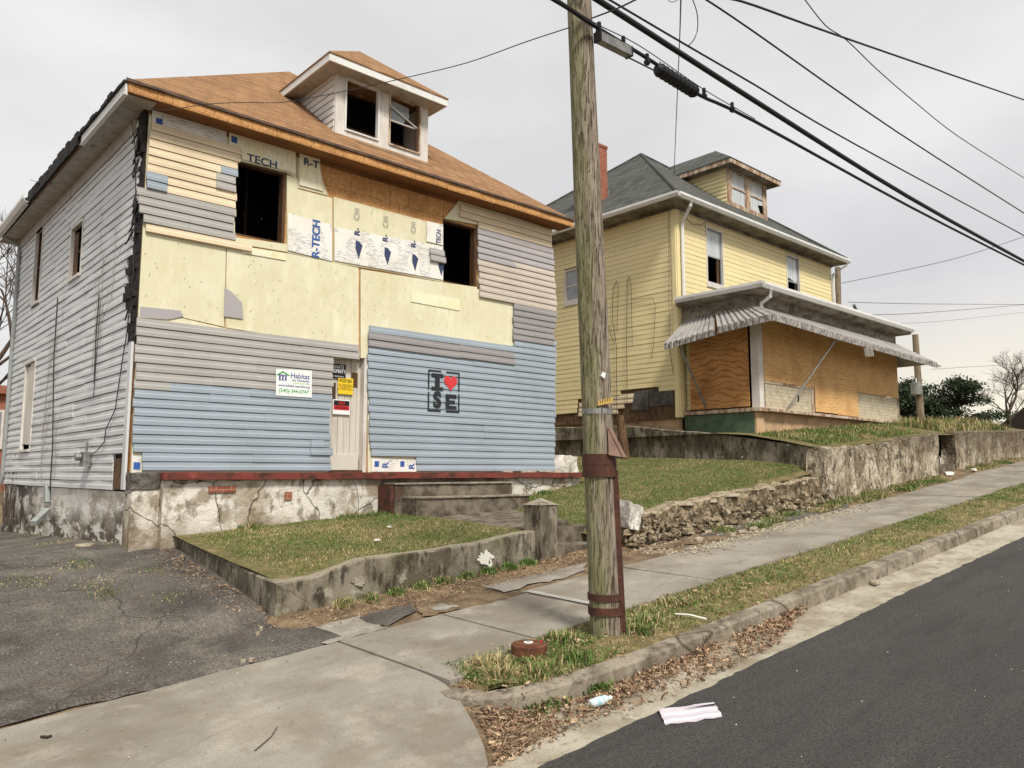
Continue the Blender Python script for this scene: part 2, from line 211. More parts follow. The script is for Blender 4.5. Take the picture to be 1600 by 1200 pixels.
# ---------------------------------------------------------------- mesh builders
class MB:
    def __init__(s): s.v=[]; s.f=[]; s.m=[]; s.mi=0
    def add(s,vs,fs):
        o=len(s.v); s.v+= [tuple(v) for v in vs]; s.f+=[tuple(i+o for i in f) for f in fs]; s.m+=[s.mi]*len(fs); return s
    def box(s,x0,x1,y0,y1,z0,z1): return s.add([(x0,y0,z0),(x1,y0,z0),(x1,y1,z0),(x0,y1,z0),(x0,y0,z1),(x1,y0,z1),(x1,y1,z1),(x0,y1,z1)],[(0,3,2,1),(4,5,6,7),(0,1,5,4),(1,2,6,5),(2,3,7,6),(3,0,4,7)])
    def hexa(s,b,t): return s.add(list(b)+list(t),[(0,3,2,1),(4,5,6,7),(0,1,5,4),(1,2,6,5),(2,3,7,6),(3,0,4,7)])
    def beam(s,a,b,w,h=None,up=(0,0,1)):
        a=Vector(a); b=Vector(b); h=h or w; d=(b-a).normalized(); u=Vector(up)
        if abs(d.dot(u))>.95: u=Vector((0,1,0))
        x=d.cross(u).normalized()*w/2; y=x.cross(d).normalized()*h/2
        return s.hexa([a-x-y,a+x-y,a+x+y,a-x+y],[b-x-y,b+x-y,b+x+y,b-x+y])
    def prism(s,pts,off):  # pts 3D polygon, off Vector
        n=len(pts); off=Vector(off); q=[tuple(Vector(p)+off) for p in pts]
        return s.add(list(pts)+q,[tuple(range(n)),tuple(range(2*n-1,n-1,-1))]+[(i,(i+1)%n,n+(i+1)%n,n+i) for i in range(n)])
    def tube(s,pts,r,n=6,caps=True):
        pts=[Vector(p) for p in pts]; rs=r if isinstance(r,(list,tuple)) else [r]*len(pts); vs=[]; fs=[]
        for i,p in enumerate(pts):
            d=(pts[min(i+1,len(pts)-1)]-pts[max(i-1,0)])
            d=d.normalized() if d.length>1e-9 else Vector((0,0,1)); u=Vector((0,0,1)) if abs(d.z)<.9 else Vector((1,0,0))
            x=d.cross(u).normalized(); y=x.cross(d)
            for k in range(n):
                a=2*math.pi*k/n; vs.append(p+(x*math.cos(a)+y*math.sin(a))*rs[i])
        for i in range(len(pts)-1):
            for k in range(n): fs.append((i*n+k,i*n+(k+1)%n,(i+1)*n+(k+1)%n,(i+1)*n+k))
        if caps: fs+= [tuple(range(n)),tuple(range((len(pts)-1)*n+n-1,(len(pts)-1)*n-1,-1))]
        return s.add(vs,fs)
    def build(s,name,mats,parent=None,smooth=False,fix=True):
        used=sorted({i for f in s.f for i in f})
        if len(used)<len(s.v):
            mp_={o:n for n,o in enumerate(used)}; s.v=[s.v[i] for i in used]; s.f=[tuple(mp_[i] for i in f) for f in s.f]
        me=bpy.data.meshes.new(name); me.from_pydata([tuple(map(float,v)) for v in s.v],[],s.f)
        if not isinstance(mats,(list,tuple)): mats=[mats]
        for m in mats: me.materials.append(m)
        if len(mats)>1: me.polygons.foreach_set('material_index',s.m)
        if smooth: me.polygons.foreach_set('use_smooth',[True]*len(me.polygons))
        if fix:
            bm=bmesh.new(); bm.from_mesh(me); bmesh.ops.recalc_face_normals(bm,faces=bm.faces); bm.to_mesh(me); bm.free()
        me.update(); o=bpy.data.objects.new(name,me); COL.objects.link(o)
        if parent:
            o.parent=parent
            if parent.type=='EMPTY': o.matrix_parent_inverse=Matrix.Translation(-Vector(parent.location))
        return o
def weld(o):
    bm=bmesh.new(); bm.from_mesh(o.data); bmesh.ops.remove_doubles(bm,verts=bm.verts,dist=.0004); bm.to_mesh(o.data); bm.free(); return o
def tag(o,label=None,cat=None,group=None,kind=None):
    for k,v in (('label',label),('category',cat),('group',group),('kind',kind)):
        if v: o[k]=v
    return o
def thing(name,label,cat,loc=(0,0,0),group=None):
    o=bpy.data.objects.new(name,None); COL.objects.link(o); o.location=loc; o.empty_display_size=.1; return tag(o,label,cat,group)
def rough_mesh(o,amp,cuts=0,freq=3.,seed=0):
    from mathutils import noise
    bm=bmesh.new(); bm.from_mesh(o.data)
    if cuts: bmesh.ops.subdivide_edges(bm,edges=bm.edges,cuts=cuts,use_grid_fill=True)
    for v in bm.verts:
        n=noise.noise_vector((v.co+Vector((seed,seed*2,0)))*freq)+.5*noise.noise_vector((v.co+Vector((seed,seed*2,9)))*freq*2.7); v.co+=n*amp
    bm.to_mesh(o.data); bm.free(); return o
def dense(b,step):
    """subdivide builder's mesh so that edges are shorter than step"""
    return b
def grid(x0,x1,y0,y1,nx,ny,h):
    vs=[];fs=[]
    for j in range(ny+1):
        for i in range(nx+1):
            x=x0+(x1-x0)*i/nx; y=y0+(y1-y0)*j/ny; p=h(x,y); vs.append(p if isinstance(p,tuple) else (x,y,p))
    for j in range(ny):
        for i in range(nx): a=j*(nx+1)+i; fs.append((a,a+1,a+nx+2,a+nx+1))
    b=MB(); b.add(vs,fs); return b
def wallholes(plane,u0,u1,z0,z1,holes,th,b=None):
    """wall with thickness and rectangular holes; plane(u,d,z)->xyz, d outward"""
    b=b or MB(); us=sorted({u0,u1,*[h[0] for h in holes],*[h[1] for h in holes]}); zs=sorted({z0,z1,*[h[2] for h in holes],*[h[3] for h in holes]})
    solid=lambda u,z: u0<u<u1 and z0<z<z1 and not any(h[0]<u<h[1] and h[2]<z<h[3] for h in holes)
    for i in range(len(us)-1):
        for j in range(len(zs)-1):
            a,c,e,g=us[i],us[i+1],zs[j],zs[j+1]; um,zm=(a+c)/2,(e+g)/2
            if not solid(um,zm): continue
            for d in (0,-th): b.add([plane(a,d,e),plane(c,d,e),plane(c,d,g),plane(a,d,g)],[(0,1,2,3)])
            eps=1e-3
            if not solid(a-eps,zm): b.add([plane(a,0,e),plane(a,0,g),plane(a,-th,g),plane(a,-th,e)],[(0,1,2,3)])
            if not solid(c+eps,zm): b.add([plane(c,0,e),plane(c,0,g),plane(c,-th,g),plane(c,-th,e)],[(0,1,2,3)])
            if not solid(um,e-eps): b.add([plane(a,0,e),plane(c,0,e),plane(c,-th,e),plane(a,-th,e)],[(0,1,2,3)])
            if not solid(um,g+eps): b.add([plane(a,0,g),plane(c,0,g),plane(c,-th,g),plane(a,-th,g)],[(0,1,2,3)])
    return b
def xings(poly,z):
    xs=[]
    n=len(poly)
    for i in range(n):
        (x0,z0),(x1,z1)=poly[i],poly[(i+1)%n]
        if (z0<=z<z1) or (z1<=z<z0): xs.append(x0+(x1-x0)*(z-z0)/(z1-z0))
    return sorted(xs)
def siding(plane,poly,off,course=.127,z00=1.62,holes=(),jit=.02,gap=.010,deep=.026,sag=.004,tilt=0,seed=1,b=None,lap=.014,flatp=False):
    b=b or MB(); r=random.Random(seed); zmin=min(p[1] for p in poly); zmax=max(p[1] for p in poly)
    k=math.floor((zmin-z00)/course+.35)
    prof=[(-deep,0),(-deep,gap),(lap,gap),(lap*.9,course*.5),(lap*.25,course*.62),(0,course),(-deep,course)]
    if flatp: prof=[(-deep,0),(-deep,gap),(lap,gap),(lap*.5,course*.5),(0,course),(-deep,course)]
    while z00+k*course<zmax-.03:
        z=z00+k*course; k+=1
        xs=xings(poly,min(max(z+course*.5,zmin+1e-4),zmax-1e-4))
        segs=[]
        for i in range(0,len(xs)-1,2): segs.append((xs[i],xs[i+1]))
        zc=z+course/2
        for h in holes:
            if h[2]<zc<h[3]:
                ns=[]
                for a,c in segs:
                    if h[0]>a: ns.append((a,min(c,h[0])))
                    if h[1]<c: ns.append((max(a,h[1]),c))
                segs=[q for q in ns if q[1]-q[0]>.02]
        js=[]
        for a,c in segs:
            if c-a>2.2 and jit>0:
                rj=random.Random(seed*77+(k//2)); t=a+(c-a)*rj.uniform(.25,.75); js+= [(a,t,0),(t-.004,c,.0025)]
            else: js.append((a,c,0))
        for a,c,lift in js:
            if c-a<.03: continue
            a+=r.uniform(-jit,jit)*(lift==0); c+=r.uniform(-jit,jit)*(lift>0 or len(js)<2); n=max(1,int((c-a)/.7)); vs=[]
            j=r.uniform(-.002,.002)
            for i in range(n+1):
                u=a+(c-a)*i/n; dz=r.uniform(-sag,sag)*.5+tilt*(u-a); dd=r.uniform(-.5,1)*sag
                for d,q in prof: vs.append(plane(u,off+d+lift+(dd if d>-deep else 0),z+q+dz+j))
            m=len(prof); fs=[(i*m+q,(i+1)*m+q,(i+1)*m+q+1,i*m+q+1) for i in range(n) for q in range(m-1)]
            fs+= [tuple(range(m)),tuple(range(n*m+m-1,n*m-1,-1))]
            b.add(vs,fs)
    return b
FONT=None
def text(s,plane,u,z,size,mat,parent,d=0,sx=1,rot=0,bold=0,name='lettering',align='CENTER',ex=.0012):
    cu=bpy.data.curves.new(name,'FONT'); cu.body=s; cu.size=1; cu.align_x=align; cu.align_y='CENTER'; cu.extrude=0; cu.offset=bold; cu.space_line=.85
    t=bpy.data.objects.new(name,cu); COL.objects.link(t); bpy.context.view_layer.update()
    me=bpy.data.meshes.new_from_object(t.evaluated_get(bpy.context.evaluated_depsgraph_get())); bpy.data.objects.remove(t)
    c,sn=math.cos(rot),math.sin(rot)
    for v in me.vertices:
        x,y=v.co.x*size*sx,v.co.y*size; v.co=Vector(plane(u+x*c-y*sn,d+ex,z+x*sn+y*c))
    me.materials.clear(); me.materials.append(mat); me.name=name
    o=bpy.data.objects.new(name,me); COL.objects.link(o); o.parent=parent
    if parent.type=='EMPTY': o.matrix_parent_inverse=Matrix.Translation(-Vector(parent.location))
    return o
def shrink(poly,e):
    cx=sum(p[0] for p in poly)/len(poly); cz=sum(p[1] for p in poly)/len(poly); o=[]
    for x,z in poly:
        d=math.hypot(x-cx,z-cz) or 1; o.append((x-(x-cx)/d*e,z-(z-cz)/d*e))
    return o
def sheet(plane,poly,d0,th,b=None):
    b=b or MB(); n=len(poly); a=[plane(u,d0,z) for u,z in poly]; c=[plane(u,d0+th,z) for u,z in poly]
    b.add(a+c,[tuple(range(n)),tuple(range(2*n-1,n-1,-1))]+[(i,(i+1)%n,n+(i+1)%n,n+i) for i in range(n)]); return b
# ================================================================ GROUND
def gx(X): return .084*X if X<27 else .084*27+ (X-27)*.084*max(0,1-(X-27)/16)*.5 if X<35 else .084*27+8*.084*.25
def S(X,Y): return -.436+gx(max(X,-60))+.02*min(Y,60)
def noisez(x,y,s=1.): 
    from mathutils import noise
    return noise.noise(Vector((x*s,y*s,3.1)))
vs=[-400,-150,-60,-30,-15,-8,-4,-2]+[i*1.0 for i in range(0,40)]+[45,55,70,100,160,300,600,900]
ys=[-400,-100,-40,-20,-10,-5,0,3.3,6.9,7.6,12,14,20,30,45,60,100,200,500,900]
b=MB(); V=[]; Fc=[]
def base_h(x,y):
    z=S(x,y)-.32
    if y>40: z=max(z,min(1.0,z+.5)) if x<20 else z
    return z
for y in ys:
    for x in vs: V.append((x,y,base_h(x,y)))
for j in range(len(ys)-1):
    for i in range(len(vs)-1): a=j*len(vs)+i; Fc.append((a,a+1,a+len(vs)+1,a+len(vs)))
b.add(V,Fc); tag(b.build('ground',m_dirt),kind='structure')
# road
def edge(x): return 3.63+.02*noisez(x,0,.6)+.025*noisez(x,5,4)+.02*noisez(x,7,11)
b=MB(); V=[];Fc=[]; xs=[-80,-40,-20,-10]+[-6+.08*i for i in range(0,500)]+[38,45,60,100,180]
rows=[0,.4,1.2,3,6,9.5]
for r_ in rows:
    for x in xs:
        y=edge(x)-r_; V.append((x,y,S(x,y)-.142+.02*math.sin(min(r_/9.5,1)*math.pi)))
for j in range(len(rows)-1):
    for i in range(len(xs)-1): a=j*len(xs)+i; Fc.append((a,a+1,a+len(xs)+1,a+len(xs)))
b.add(V,Fc); tag(b.build('road',m_asph,smooth=True),kind='structure')
# gutter pan
def kfront(x): # y of the kerb's road face
    pts=[(-90,99),(3.7,4.95)]
    return 4.18
b=MB();V=[];Fc=[]
gy=[3.45,3.6,3.8,4.0,4.3,4.7]
for y in gy:
    for x in xs:
        z=S(x,y)-.150-(.012 if 3.75<y<4.25 else 0)+.006*noisez(x,y,2)
        V.append((x,y,z))
for j in range(len(gy)-1):
    for i in range(len(xs)-1): a=j*len(xs)+i; Fc.append((a,a+1,a+len(xs)+1,a+len(xs)))
b.add(V,Fc); tag(b.build('gutter_pan',m_gpan,smooth=True),kind='structure')
# kerb: swept profile along a path, curved return at its near end
kp=[(3.70,5.05),(3.72,4.82),(3.80,4.56),(3.97,4.38),(4.22,4.29),(4.52,4.24),(4.84,4.20),(5.2,4.18)]
x=6.0
while x<60: kp.append((x,4.18+.012*noisez(x,1,.8))); x+=.8
b=MB();V=[];Fc=[]
for i,(x,y) in enumerate(kp):
    q=kp[min(i+1,len(kp)-1)]; p=kp[max(i-1,0)]; d=Vector((q[0]-p[0],q[1]-p[1])).normalized(); nrm=Vector((-d.y,d.x))
    if i==0: nrm=Vector((1,.1))
    zt=S(x,y)-(.05 if i==0 else .02 if i<3 else 0)+.006*noisez(x,y,3)
    for (o_,dz) in ((-.03,-.26),(-.012,-.02),(.012,0),(.15,.006),(.15,-.26)):
        V.append((x+nrm.x*o_,y+nrm.y*o_,zt+dz))
for i in range(len(kp)-1):
    for k in range(4): a=i*5+k; Fc.append((a,a+1,a+6,a+5))
Fc.append((0,1,2,3,4)); b.add(V,Fc); tag(b.build('kerb',m_kerb),kind='structure')
# apron and sidewalk slabs
def apron(x,y):
    z=S(x,y)
    if y<5.25: z-= .147*min(1,(5.25-y)/1.35)
    return z+.004*noisez(x,y,1.5)
b=MB();V=[];Fc=[]; nx,ny=46,16
for j in range(ny+1):
    for i in range(nx+1):
        t=j/ny; 
        y=3.72+(6.68-3.72)*t; xr=3.84 if y>4.95 else 3.1+.74*((y-3.72)/1.23)**.6 
        x=-12+(xr+12)*(i/nx)**.8; y2=y+(.03*noisez(x,2,2) if j in(0,ny) else 0); V.append((x,y2,apron(x,y2)))
for j in range(ny):
    for i in range(nx): a=j*(nx+1)+i; Fc.append((a,a+1,a+nx+2,a+nx+1))
b.add(V,Fc); 
for i in range(nx): # skirt
    a=i; 
tag(b.build('driveway_apron',m_side,smooth=True),kind='structure')
b=MB(); r=random.Random(3); x=3.855; first=True
widths=[1.2,1.2,1.75,1.8,1.8,1.9,1.8,1.85]
i=0
while x<60:
    w=widths[i%8]; i+=1; x1=x+w; g=.012; y0=5.30+r.uniform(-.04,.05) if x>5 else 4.98; y1=6.72+r.uniform(-.06,.06)
    if x>21: y1=6.9
    dz=[r.uniform(-.008,.010) for _ in range(4)]
    c=[(x+g,y0),(x1,y0),(x1,y1),(x+g,y1)]
    if i==2: c[0]=(x+g,5.3); 
    b.hexa([(p[0],p[1],S(*p)-.1) for p in c],[(p[0],p[1],S(*p)+d) for p,d in zip(c,dz)]); x=x1
tag(b.build('sidewalk',m_side),kind='structure')
b=MB(); 
c=[onG(838,921),onG(994,946),onG(985,952),onG(826,928)]
c=[(6.26,5.35),(6.34,5.35),(6.36,6.7),(6.27,6.7)]
b.add([(p[0],p[1],S(*p)+.014) for p in c],[(0,1,2,3)]); tag(b.build('sidewalk_white_joint',m_patch),kind='structure')
# dirt strip behind the sidewalk and verge soil
def strip_h(x,y): return S(x,y)-.012-.03*max(0,min(1,(3.7-x)/.4))+.010*noisez(x,y,3)+.005*noisez(x,y,9)+max(0,(y-7.2))*.12*(x>3.75)
tag(grid(-12,60,6.55,7.95,300,8,strip_h).build('dirt_strip',m_dirt,smooth=True),kind='structure')
def verge_h(x,y): return S(x,y)-.02+.03*math.sin(max(0,min(1,(y-4.3)/1.0))*math.pi)+.012*noisez(x,y,4)-.10*max(0,min(1,(4.08-x)/.3))
def vgrid(x,y):
    if x<5.3:
        lo=3.9; ylo=4.33+max(0,(4.3-x))*1.0 if x<4.3 else 4.36; t=(y-4.3)/1.05; y=ylo+(5.36-ylo)*t
    return (x,y,verge_h(x,y))
m_vs=M('strawy_verge_soil',C(130,114,80),[nz(C(96,94,52),1.8,.42,.58,.85),nz(C(176,154,114),8,.52,.66,.7),nz(C(92,76,54),22,.5,.62,.7),nz(C(104,112,56),3,.55,.68,.6)],rough=1,bump=(50,.02))
tag(grid(3.78,60,4.3,5.35,220,6,vgrid).build('grass_verge',m_vs,smooth=True),kind='structure')
# dirt where leaves gather between apron and kerb end
poly=[(3.9,5.0),(3.75,4.5),(4.0,4.2),(3.4,3.85),(3.2,3.8),(3.0,3.72),(3.55,4.2),(3.75,4.6)]
def dl_h(x,y): return S(x,y)-.168+max(0,min(1,(y-3.85)/1.1))*.125+.012*noisez(x,y,5)
def dgrid(u,v): x=3.05+.9*u+.35*v; y=3.72+1.35*v; return (x,y,dl_h(x,y))
tag(grid(0,1,0,1,14,14,dgrid).build('kerb_end_dirt',m_dirt,smooth=True),kind='structure')
# pale patches on the strip
def gpoly(px,zoff,b,hf=None):
    q=[]
    for i,p in enumerate(px):
        c=px[(i+1)%len(px)]
        for k in range(4): q.append((p[0]+(c[0]-p[0])*k/4+r.uniform(-4,4),p[1]+(c[1]-p[1])*k/4+r.uniform(-2,2)))
    pts=[onG(*p) for p in q]; b.add([(p[0],p[1],(hf or S)(p[0],p[1])+zoff) for p in pts],[tuple(range(len(pts)))]); return b
b=MB(); gpoly([(455,985),(470,975),(500,968),(540,962),(580,965),(606,982),(570,992),(520,1007),(490,1003)],.006,b)
gpoly([(750,915),(770,905),(815,895),(860,888),(912,876),(915,890),(880,905),(835,912),(790,925)],.004,b)
gpoly([(668,950),(690,945),(715,948),(700,955),(680,955)],.010,b)
tag(b.build('concrete_patches',M('grey_patch_concrete',C(156,150,140),[nz(C(120,112,100),1.8,.42,.6,.85),nz(C(168,132,116),1.2,.6,.7,.4),nz(C(96,86,72),50,.5,.62,.6)],rough=.95,bump=(80,.006))),kind='structure')
b=MB(); gpoly([(560,965),(600,952),(640,945),(650,955),(610,978),(590,978)],.008,b); gpoly([(1090,838),(1130,818),(1180,800),(1240,790),(1330,790),(1300,805),(1200,818),(1130,838)],.006,b)
tag(b.build('asphalt_patches',m_drive),kind='structure')
b=MB(); gpoly([(968,856),(1020,858),(1075,850),(1120,846),(1180,824),(1240,806),(1300,790),(1270,782),(1180,800),(1100,822),(1020,836),(972,845)],.004,b); gpoly([(650,948),(720,938),(770,925),(800,932),(760,945),(700,958),(660,962)],.004,b)
tag(b.build('dirt_drift',m_dirt),kind='structure')
# driveway
def drv(x,y):
    z=S(x,6.8)+.008
    z+=.02*max(0,min(y,7.8)-6.8)+.145*max(0,min(y,11.9)-7.8)-.035*max(0,min(y,24)-11.9)
    return z+.02*noisez(x,y,.6)+.008*noisez(x,y,2.5)
def dv(x,y):
    if y<6.95:
        e=6.70+.13*max(0,min(1.2,2.9-x))+.09*noisez(x,1,1.4)+.05*noisez(x,1,5)
        y0=y; y=e+(y-6.6)*.3 if y>6.65 else e
        return (x,y,drv(x,y)-(.035 if y0<6.65 else 0))
    z=drv(x,y)
    return (x,y,z)
b=grid(-14,3.95,6.6,34,150,130,dv); tag(b.build('driveway',m_drive,smooth=True),kind='structure')
# lots
def planter_z(x,y):
    f=[(3.7,.40),(4.2,.46),(4.76,.60),(5.46,.61),(6.56,.68),(7.6,.78)]
    for (a,za),(c,zc) in zip(f,f[1:]):
        if x<=c: break
    zf=za+(zc-za)*max(0,(x-a)/(c-a)); zb=.72+.06*min(max(x-3.9,0),4)
    t=max(0,min(1,(y-7.95)/3.3)); return zf+(zb-zf)*t+.02*noisez(x,y,1.5)
tag(grid(3.88,7.62,7.88,11.5,30,30,planter_z).build('front_lawn_soil',m_soil,smooth=True),kind='structure')
def mid_z(x,y):
    return 1.34+.165*(x-12.5)+.03*(y-8.45)-(.10+.14*max(0,min(1,(x-12.5)/3)))*math.exp(-max(0,y-7.7)*1.6)+.02*noisez(x,y,1.2)
tag(grid(8.85,15.75,7.75,22,50,80,mid_z).build('side_lawn_soil',m_soil,smooth=True),kind='structure')
def lot2_z(x,y):
    z=2.06+.08*(min(x,21.5)-15.4)+.045*(max(x,21.5)-21.5 if x<30 else 8.5)
    return z+.20*max(0,min(y,9.6)-7.5)+.02*noisez(x,y,1)
tag(grid(15.5,70,7.52,60,110,60,lot2_z).build('upper_lot_soil',m_soil,smooth=True),kind='structure')
# garden walk
def walk_z(x,y): return .80+.03*(y-8.6)+.05*(x-8)
b=MB(); c=[(7.62,8.55),(8.9,8.55),(9.3,10.6),(7.3,10.6)]
c=[(7.64,8.5),(8.9,8.5),(9.5,10.65),(7.4,10.65)]
b.hexa([(p[0],p[1],.3) for p in c],[(p[0],p[1],walk_z(*p)+.015) for p in c]); tag(b.build('garden_path',m_stepc),kind='structure')
# ================================================================ HOUSE 1 (patchwork siding)
YF=11.69; XS=3.37; XR=11.75; YB=20.5; Z0=1.60; ZT=6.90
fp=lambda u,d,z:(u,YF-d,z)          # front plane: u=x
spn=lambda u,d,z:(XS-d,u,z)         # left side plane: u=y
bp=lambda u,d,z:(u,YB+d,z); rp=lambda u,d,z:(XR+d,u,z)
def fz(px,py): p=onY(px,py,YF); return (p[0],p[2])
def fpoly(l): return [fz(*p) for p in l]
def sz(px,py): p=onX(px,py,XS); return (p[1],p[2])
h1=thing('boarded_house','two storey house with patchwork blue and grey siding, yellow foam board and brown roof','house',(XS,YF,.6))
WIN1=(4.70,5.56,5.30,6.50); WIN2=(8.80,9.63,5.22,6.45); DOOR=(6.47,7.18,1.60,3.62)
wallholes(fp,XS+.02,XR,Z0,ZT,[WIN1,WIN2,DOOR],.14).build('front_wall',m_osb,h1)
SW=[(14.85,15.60,5.05,5.98),(18.10,18.72,5.10,6.66),(17.97,18.86,2.06,3.84)]
wallholes(lambda u,d,z:spn(u,d-.012,z),YF+.14,YB-.14,1.34,ZT,SW,.14).build('side_wall',m_char,h1)
b=wallholes(bp,XS,XR,1.3,ZT,[],.14); wallholes(rp,YF+.14,YB-.14,1.3,ZT,[],.14,b); b.build('rear_walls',m_grey,h1)
b=MB(); b.box(XS+.16,XR-.16,YF+1.1,YF+1.16,Z0,ZT+.1); b.box(XS+.9,XS+.96,YF+1.2,YB-.3,Z0,ZT-.05); b.box(XS+.16,XR-.16,YF+.16,YB-.16,Z0-.06,Z0); b.box(XS+.16,XR-.16,YF+.16,YB-.16,4.25,4.4); b.build('shade_black_partitions',m_black,h1)  # partitions and floors coloured black so the window openings look unlit
# foam boards
FO=[[(231,166),(366,204),(366,371),(222,344)],[(368,204),(462,235),(462,279),(446,270),(368,251)],[(464,236),(501,247),(499,262),(503,282),(511,306),(464,294)],
    [(447,274),(463,279),(464,296),(518,310),(518,411),(447,395)],[(520,308),(691,353),(691,441),(600,424),(520,411)],
    [(222,346),(364,373),(364,371),(447,382),(447,394),(352,378),(349,511),(214,481)],[(353,381),(446,396),(559,419),(559,546),(351,512)],
    [(562,421),(693,442),(744,449),(744,452),(803,462),(803,540),(562,560)],[(746,352),(746,448),(800,458),(862,470),(862,360),(717,312),(703,330),(693,342)],
    [(203,480),(349,513),(560,548),(560,562),(514,560),(512,738),(203,740)],[(573,560),(806,542),(864,530),(864,738),(573,738)]]
for i,pl in enumerate(FO):
    q=shrink(fpoly(pl),.0012); q=[(min(max(u,XS+.01),XR-.01),z) for u,z in q]
    sheet(fp,q,.002 if i not in(5,) else .002,.024+.0012*i).build('foam_board',m_foam,h1)
def film(px,m,d=.046): return sheet(fp,fpoly(px),d,.0015).build('printed_film',m,h1)
film([(236,170),(352,205),(352,228),(236,196)],m_film)
film([(356,207),(460,238),(460,274),(446,268),(376,250),(376,236),(356,230)],m_faint)
film([(466,240),(498,249),(498,262),(503,300),(466,290)],m_faint)
film([(448,334),(517,352),(517,409),(448,392)],m_film); film([(521,356),(690,386),(690,438),(521,408)],m_film)
film([(664,378),(690,384),(690,352),(664,346)],m_film,.049)
film([(376,386),(445,398),(445,408),(376,396)],m_faint); film([(640,455),(716,468),(716,486),(640,472)],m_faint)
film([(578,716),(648,719),(648,737),(578,737)],m_film,.052); film([(204,712),(217,713),(217,739),(204,740)],m_film,.052)
def T(s,px,py,size,m,rot=0,bold=.02,sx=1,d=.052,par=None,name='lettering'):
    u,z=fz(px,py); return text(s,fp,u,z,size,m,par or h1,d,sx,rot,bold,name)
for nm,a in (('board_print',0),):
    T('R-T',484,257,.17,m_inkn,0,.03,1.1,name=nm); T('TECH',408,254,.17,m_inkn,0,.02,1.2,name=nm)
    T('R-TECH',492,374,.19,m_inkb,R(90),.03,1,name=nm)
    for px,py in ((556,363),(600,373),(644,382)): T('R-',px,py,.15,m_inkn,R(90),.03,name=nm)
    T('TECH',683,371,.14,m_inkn,R(90),.03,.8,name=nm)
    for px,py in ((556,335),(601,347),(644,356)): T('CH',px,py,.15,m_inkd,R(90),.0,name=nm)
    T('R',600,727,.17,m_inkb,R(90),.03,name=nm,d=.055); T('R',641,729,.17,m_inkb,R(90),.03,name=nm,d=.055)
for px,py in ((557,392),(602,402),(645,412),(686,420)):
    u,z=fz(px,py); sheet(fp,[(u-.05,z+.17),(u-.05,z+.02),(u+.02,z-.15),(u+.09,z+.1),(u+.02,z+.16)],.0495,.001).build('printed_emblem',m_inkn,h1)
for px,py in ((586,725),(626,725),(212,728),(247,192),(364,220)):
    u,z=fz(px,py); sheet(fp,[(u-.045,z-.05),(u+.045,z-.05),(u+.045,z+.05),(u-.045,z+.05)],.0545,.001).build('printed_emblem',m_inkb,h1)
# nail heads
b=MB(); r=random.Random(5)
for _ in range(170):
    px,py=r.uniform(225,800),r.uniform(300,540); u,z=fz(px,py)
    if z>5.2 and (u<4.7 or u>8.7): continue
    b.box(u-.004,u+.004,YF-.042,YF-.02,z-.004,z+.004)
tag(b.build('nail_heads',m_jamb,h1),kind='stuff')
# siding patches on the front
hw=[WIN1,WIN2]
def patch(px,m,off=.034,seed=1,**k): return siding(fp,fpoly(px),off+.034,seed=seed,holes=hw,deep=.022,**k).build('siding_patch',m,h1)
patch([(233,196),(377,236),(373,250),(366,262),(366,336),(228,297)],m_cream,seed=2)
patch([(214,294),(365,326),(365,374),(340,369),(226,348),(213,326)],m_grey,seed=3,off=.040)
patch([(227,347),(362,372),(404,381),(388,393),(227,366)],m_cream,seed=4,off=.036)
patch([(226,274),(257,283),(257,303),(226,298)],m_blue,off=.056,seed=5); patch([(341,264),(367,271),(367,283),(341,277)],m_blue,off=.056,seed=6)
patch([(335,276),(366,284),(366,306),(335,298)],m_grey,off=.054,seed=7)
patch([(716,324),(858,366),(860,397),(800,384),(744,370),(744,352),(716,344)],m_cream,seed=8,tilt=-.004)
patch([(744,356),(861,386),(862,425),(744,405)],m_lav,seed=9,off=.038,tilt=-.003)
patch([(744,405),(863,425),(866,487),(746,464)],m_tan,seed=10,tilt=-.002)
patch([(800,474),(866,485),(861,540),(798,532)],m_dgrey,seed=11,off=.044)
patch([(573,507),(800,540),(800,533),(865,532),(863,738),(648,738),(648,716),(577,716),(572,610)],m_blue,seed=12)
patch([(573,522),(799,553),(800,570),(573,539)],m_dgrey,seed=13,off=.056,tilt=-.006)
patch([(212,499),(558,545),(558,562),(519,561),(515,621),(209,602)],m_grey,seed=14)
patch([(207,602),(515,620),(511,690),(513,738),(218,738),(218,712),(204,712)],m_blue,seed=15)
patch([(482,692),(516,695),(516,715),(482,713)],m_blue,seed=16,off=.055)
patch([(669,386),(693,392),(693,413),(669,408)],m_grey,seed=17,off=.052)
for pl in ([(218,480),(280,486),(285,495),(262,500),(216,497)],[(349,450),(360,457),(376,474),(378,499),(348,495)]):
    sheet(fp,fpoly(pl),.05,.004).build('torn_siding_scrap',m_lav,h1)
# stencil on the blue siding
gd=.089
def Fq(b,u0,u1,z0,z1): return sheet(fp,[(u0,z0),(u1,z0),(u1,z1),(u0,z1)],gd,.0015,b)
b=MB(); u0,u1,zz0,zz1=8.43,9.17,2.72,3.49; w=.032; um=(u0+u1)/2
for a,c in ((u0,um-.07),(um+.05,u1)):
    Fq(b,a,c,zz1-w,zz1); Fq(b,a,c,zz0,zz0+w)
for a,c in ((zz0+w+.002,3.08),(3.13,zz1-w-.002)): Fq(b,u0,u0+w,a,c); Fq(b,u1-w,u1,a,c)
# slab I
Fq(b,8.51,8.78,3.36,3.43); Fq(b,8.51,8.78,3.12,3.18); Fq(b,8.59,8.70,3.182,3.358)
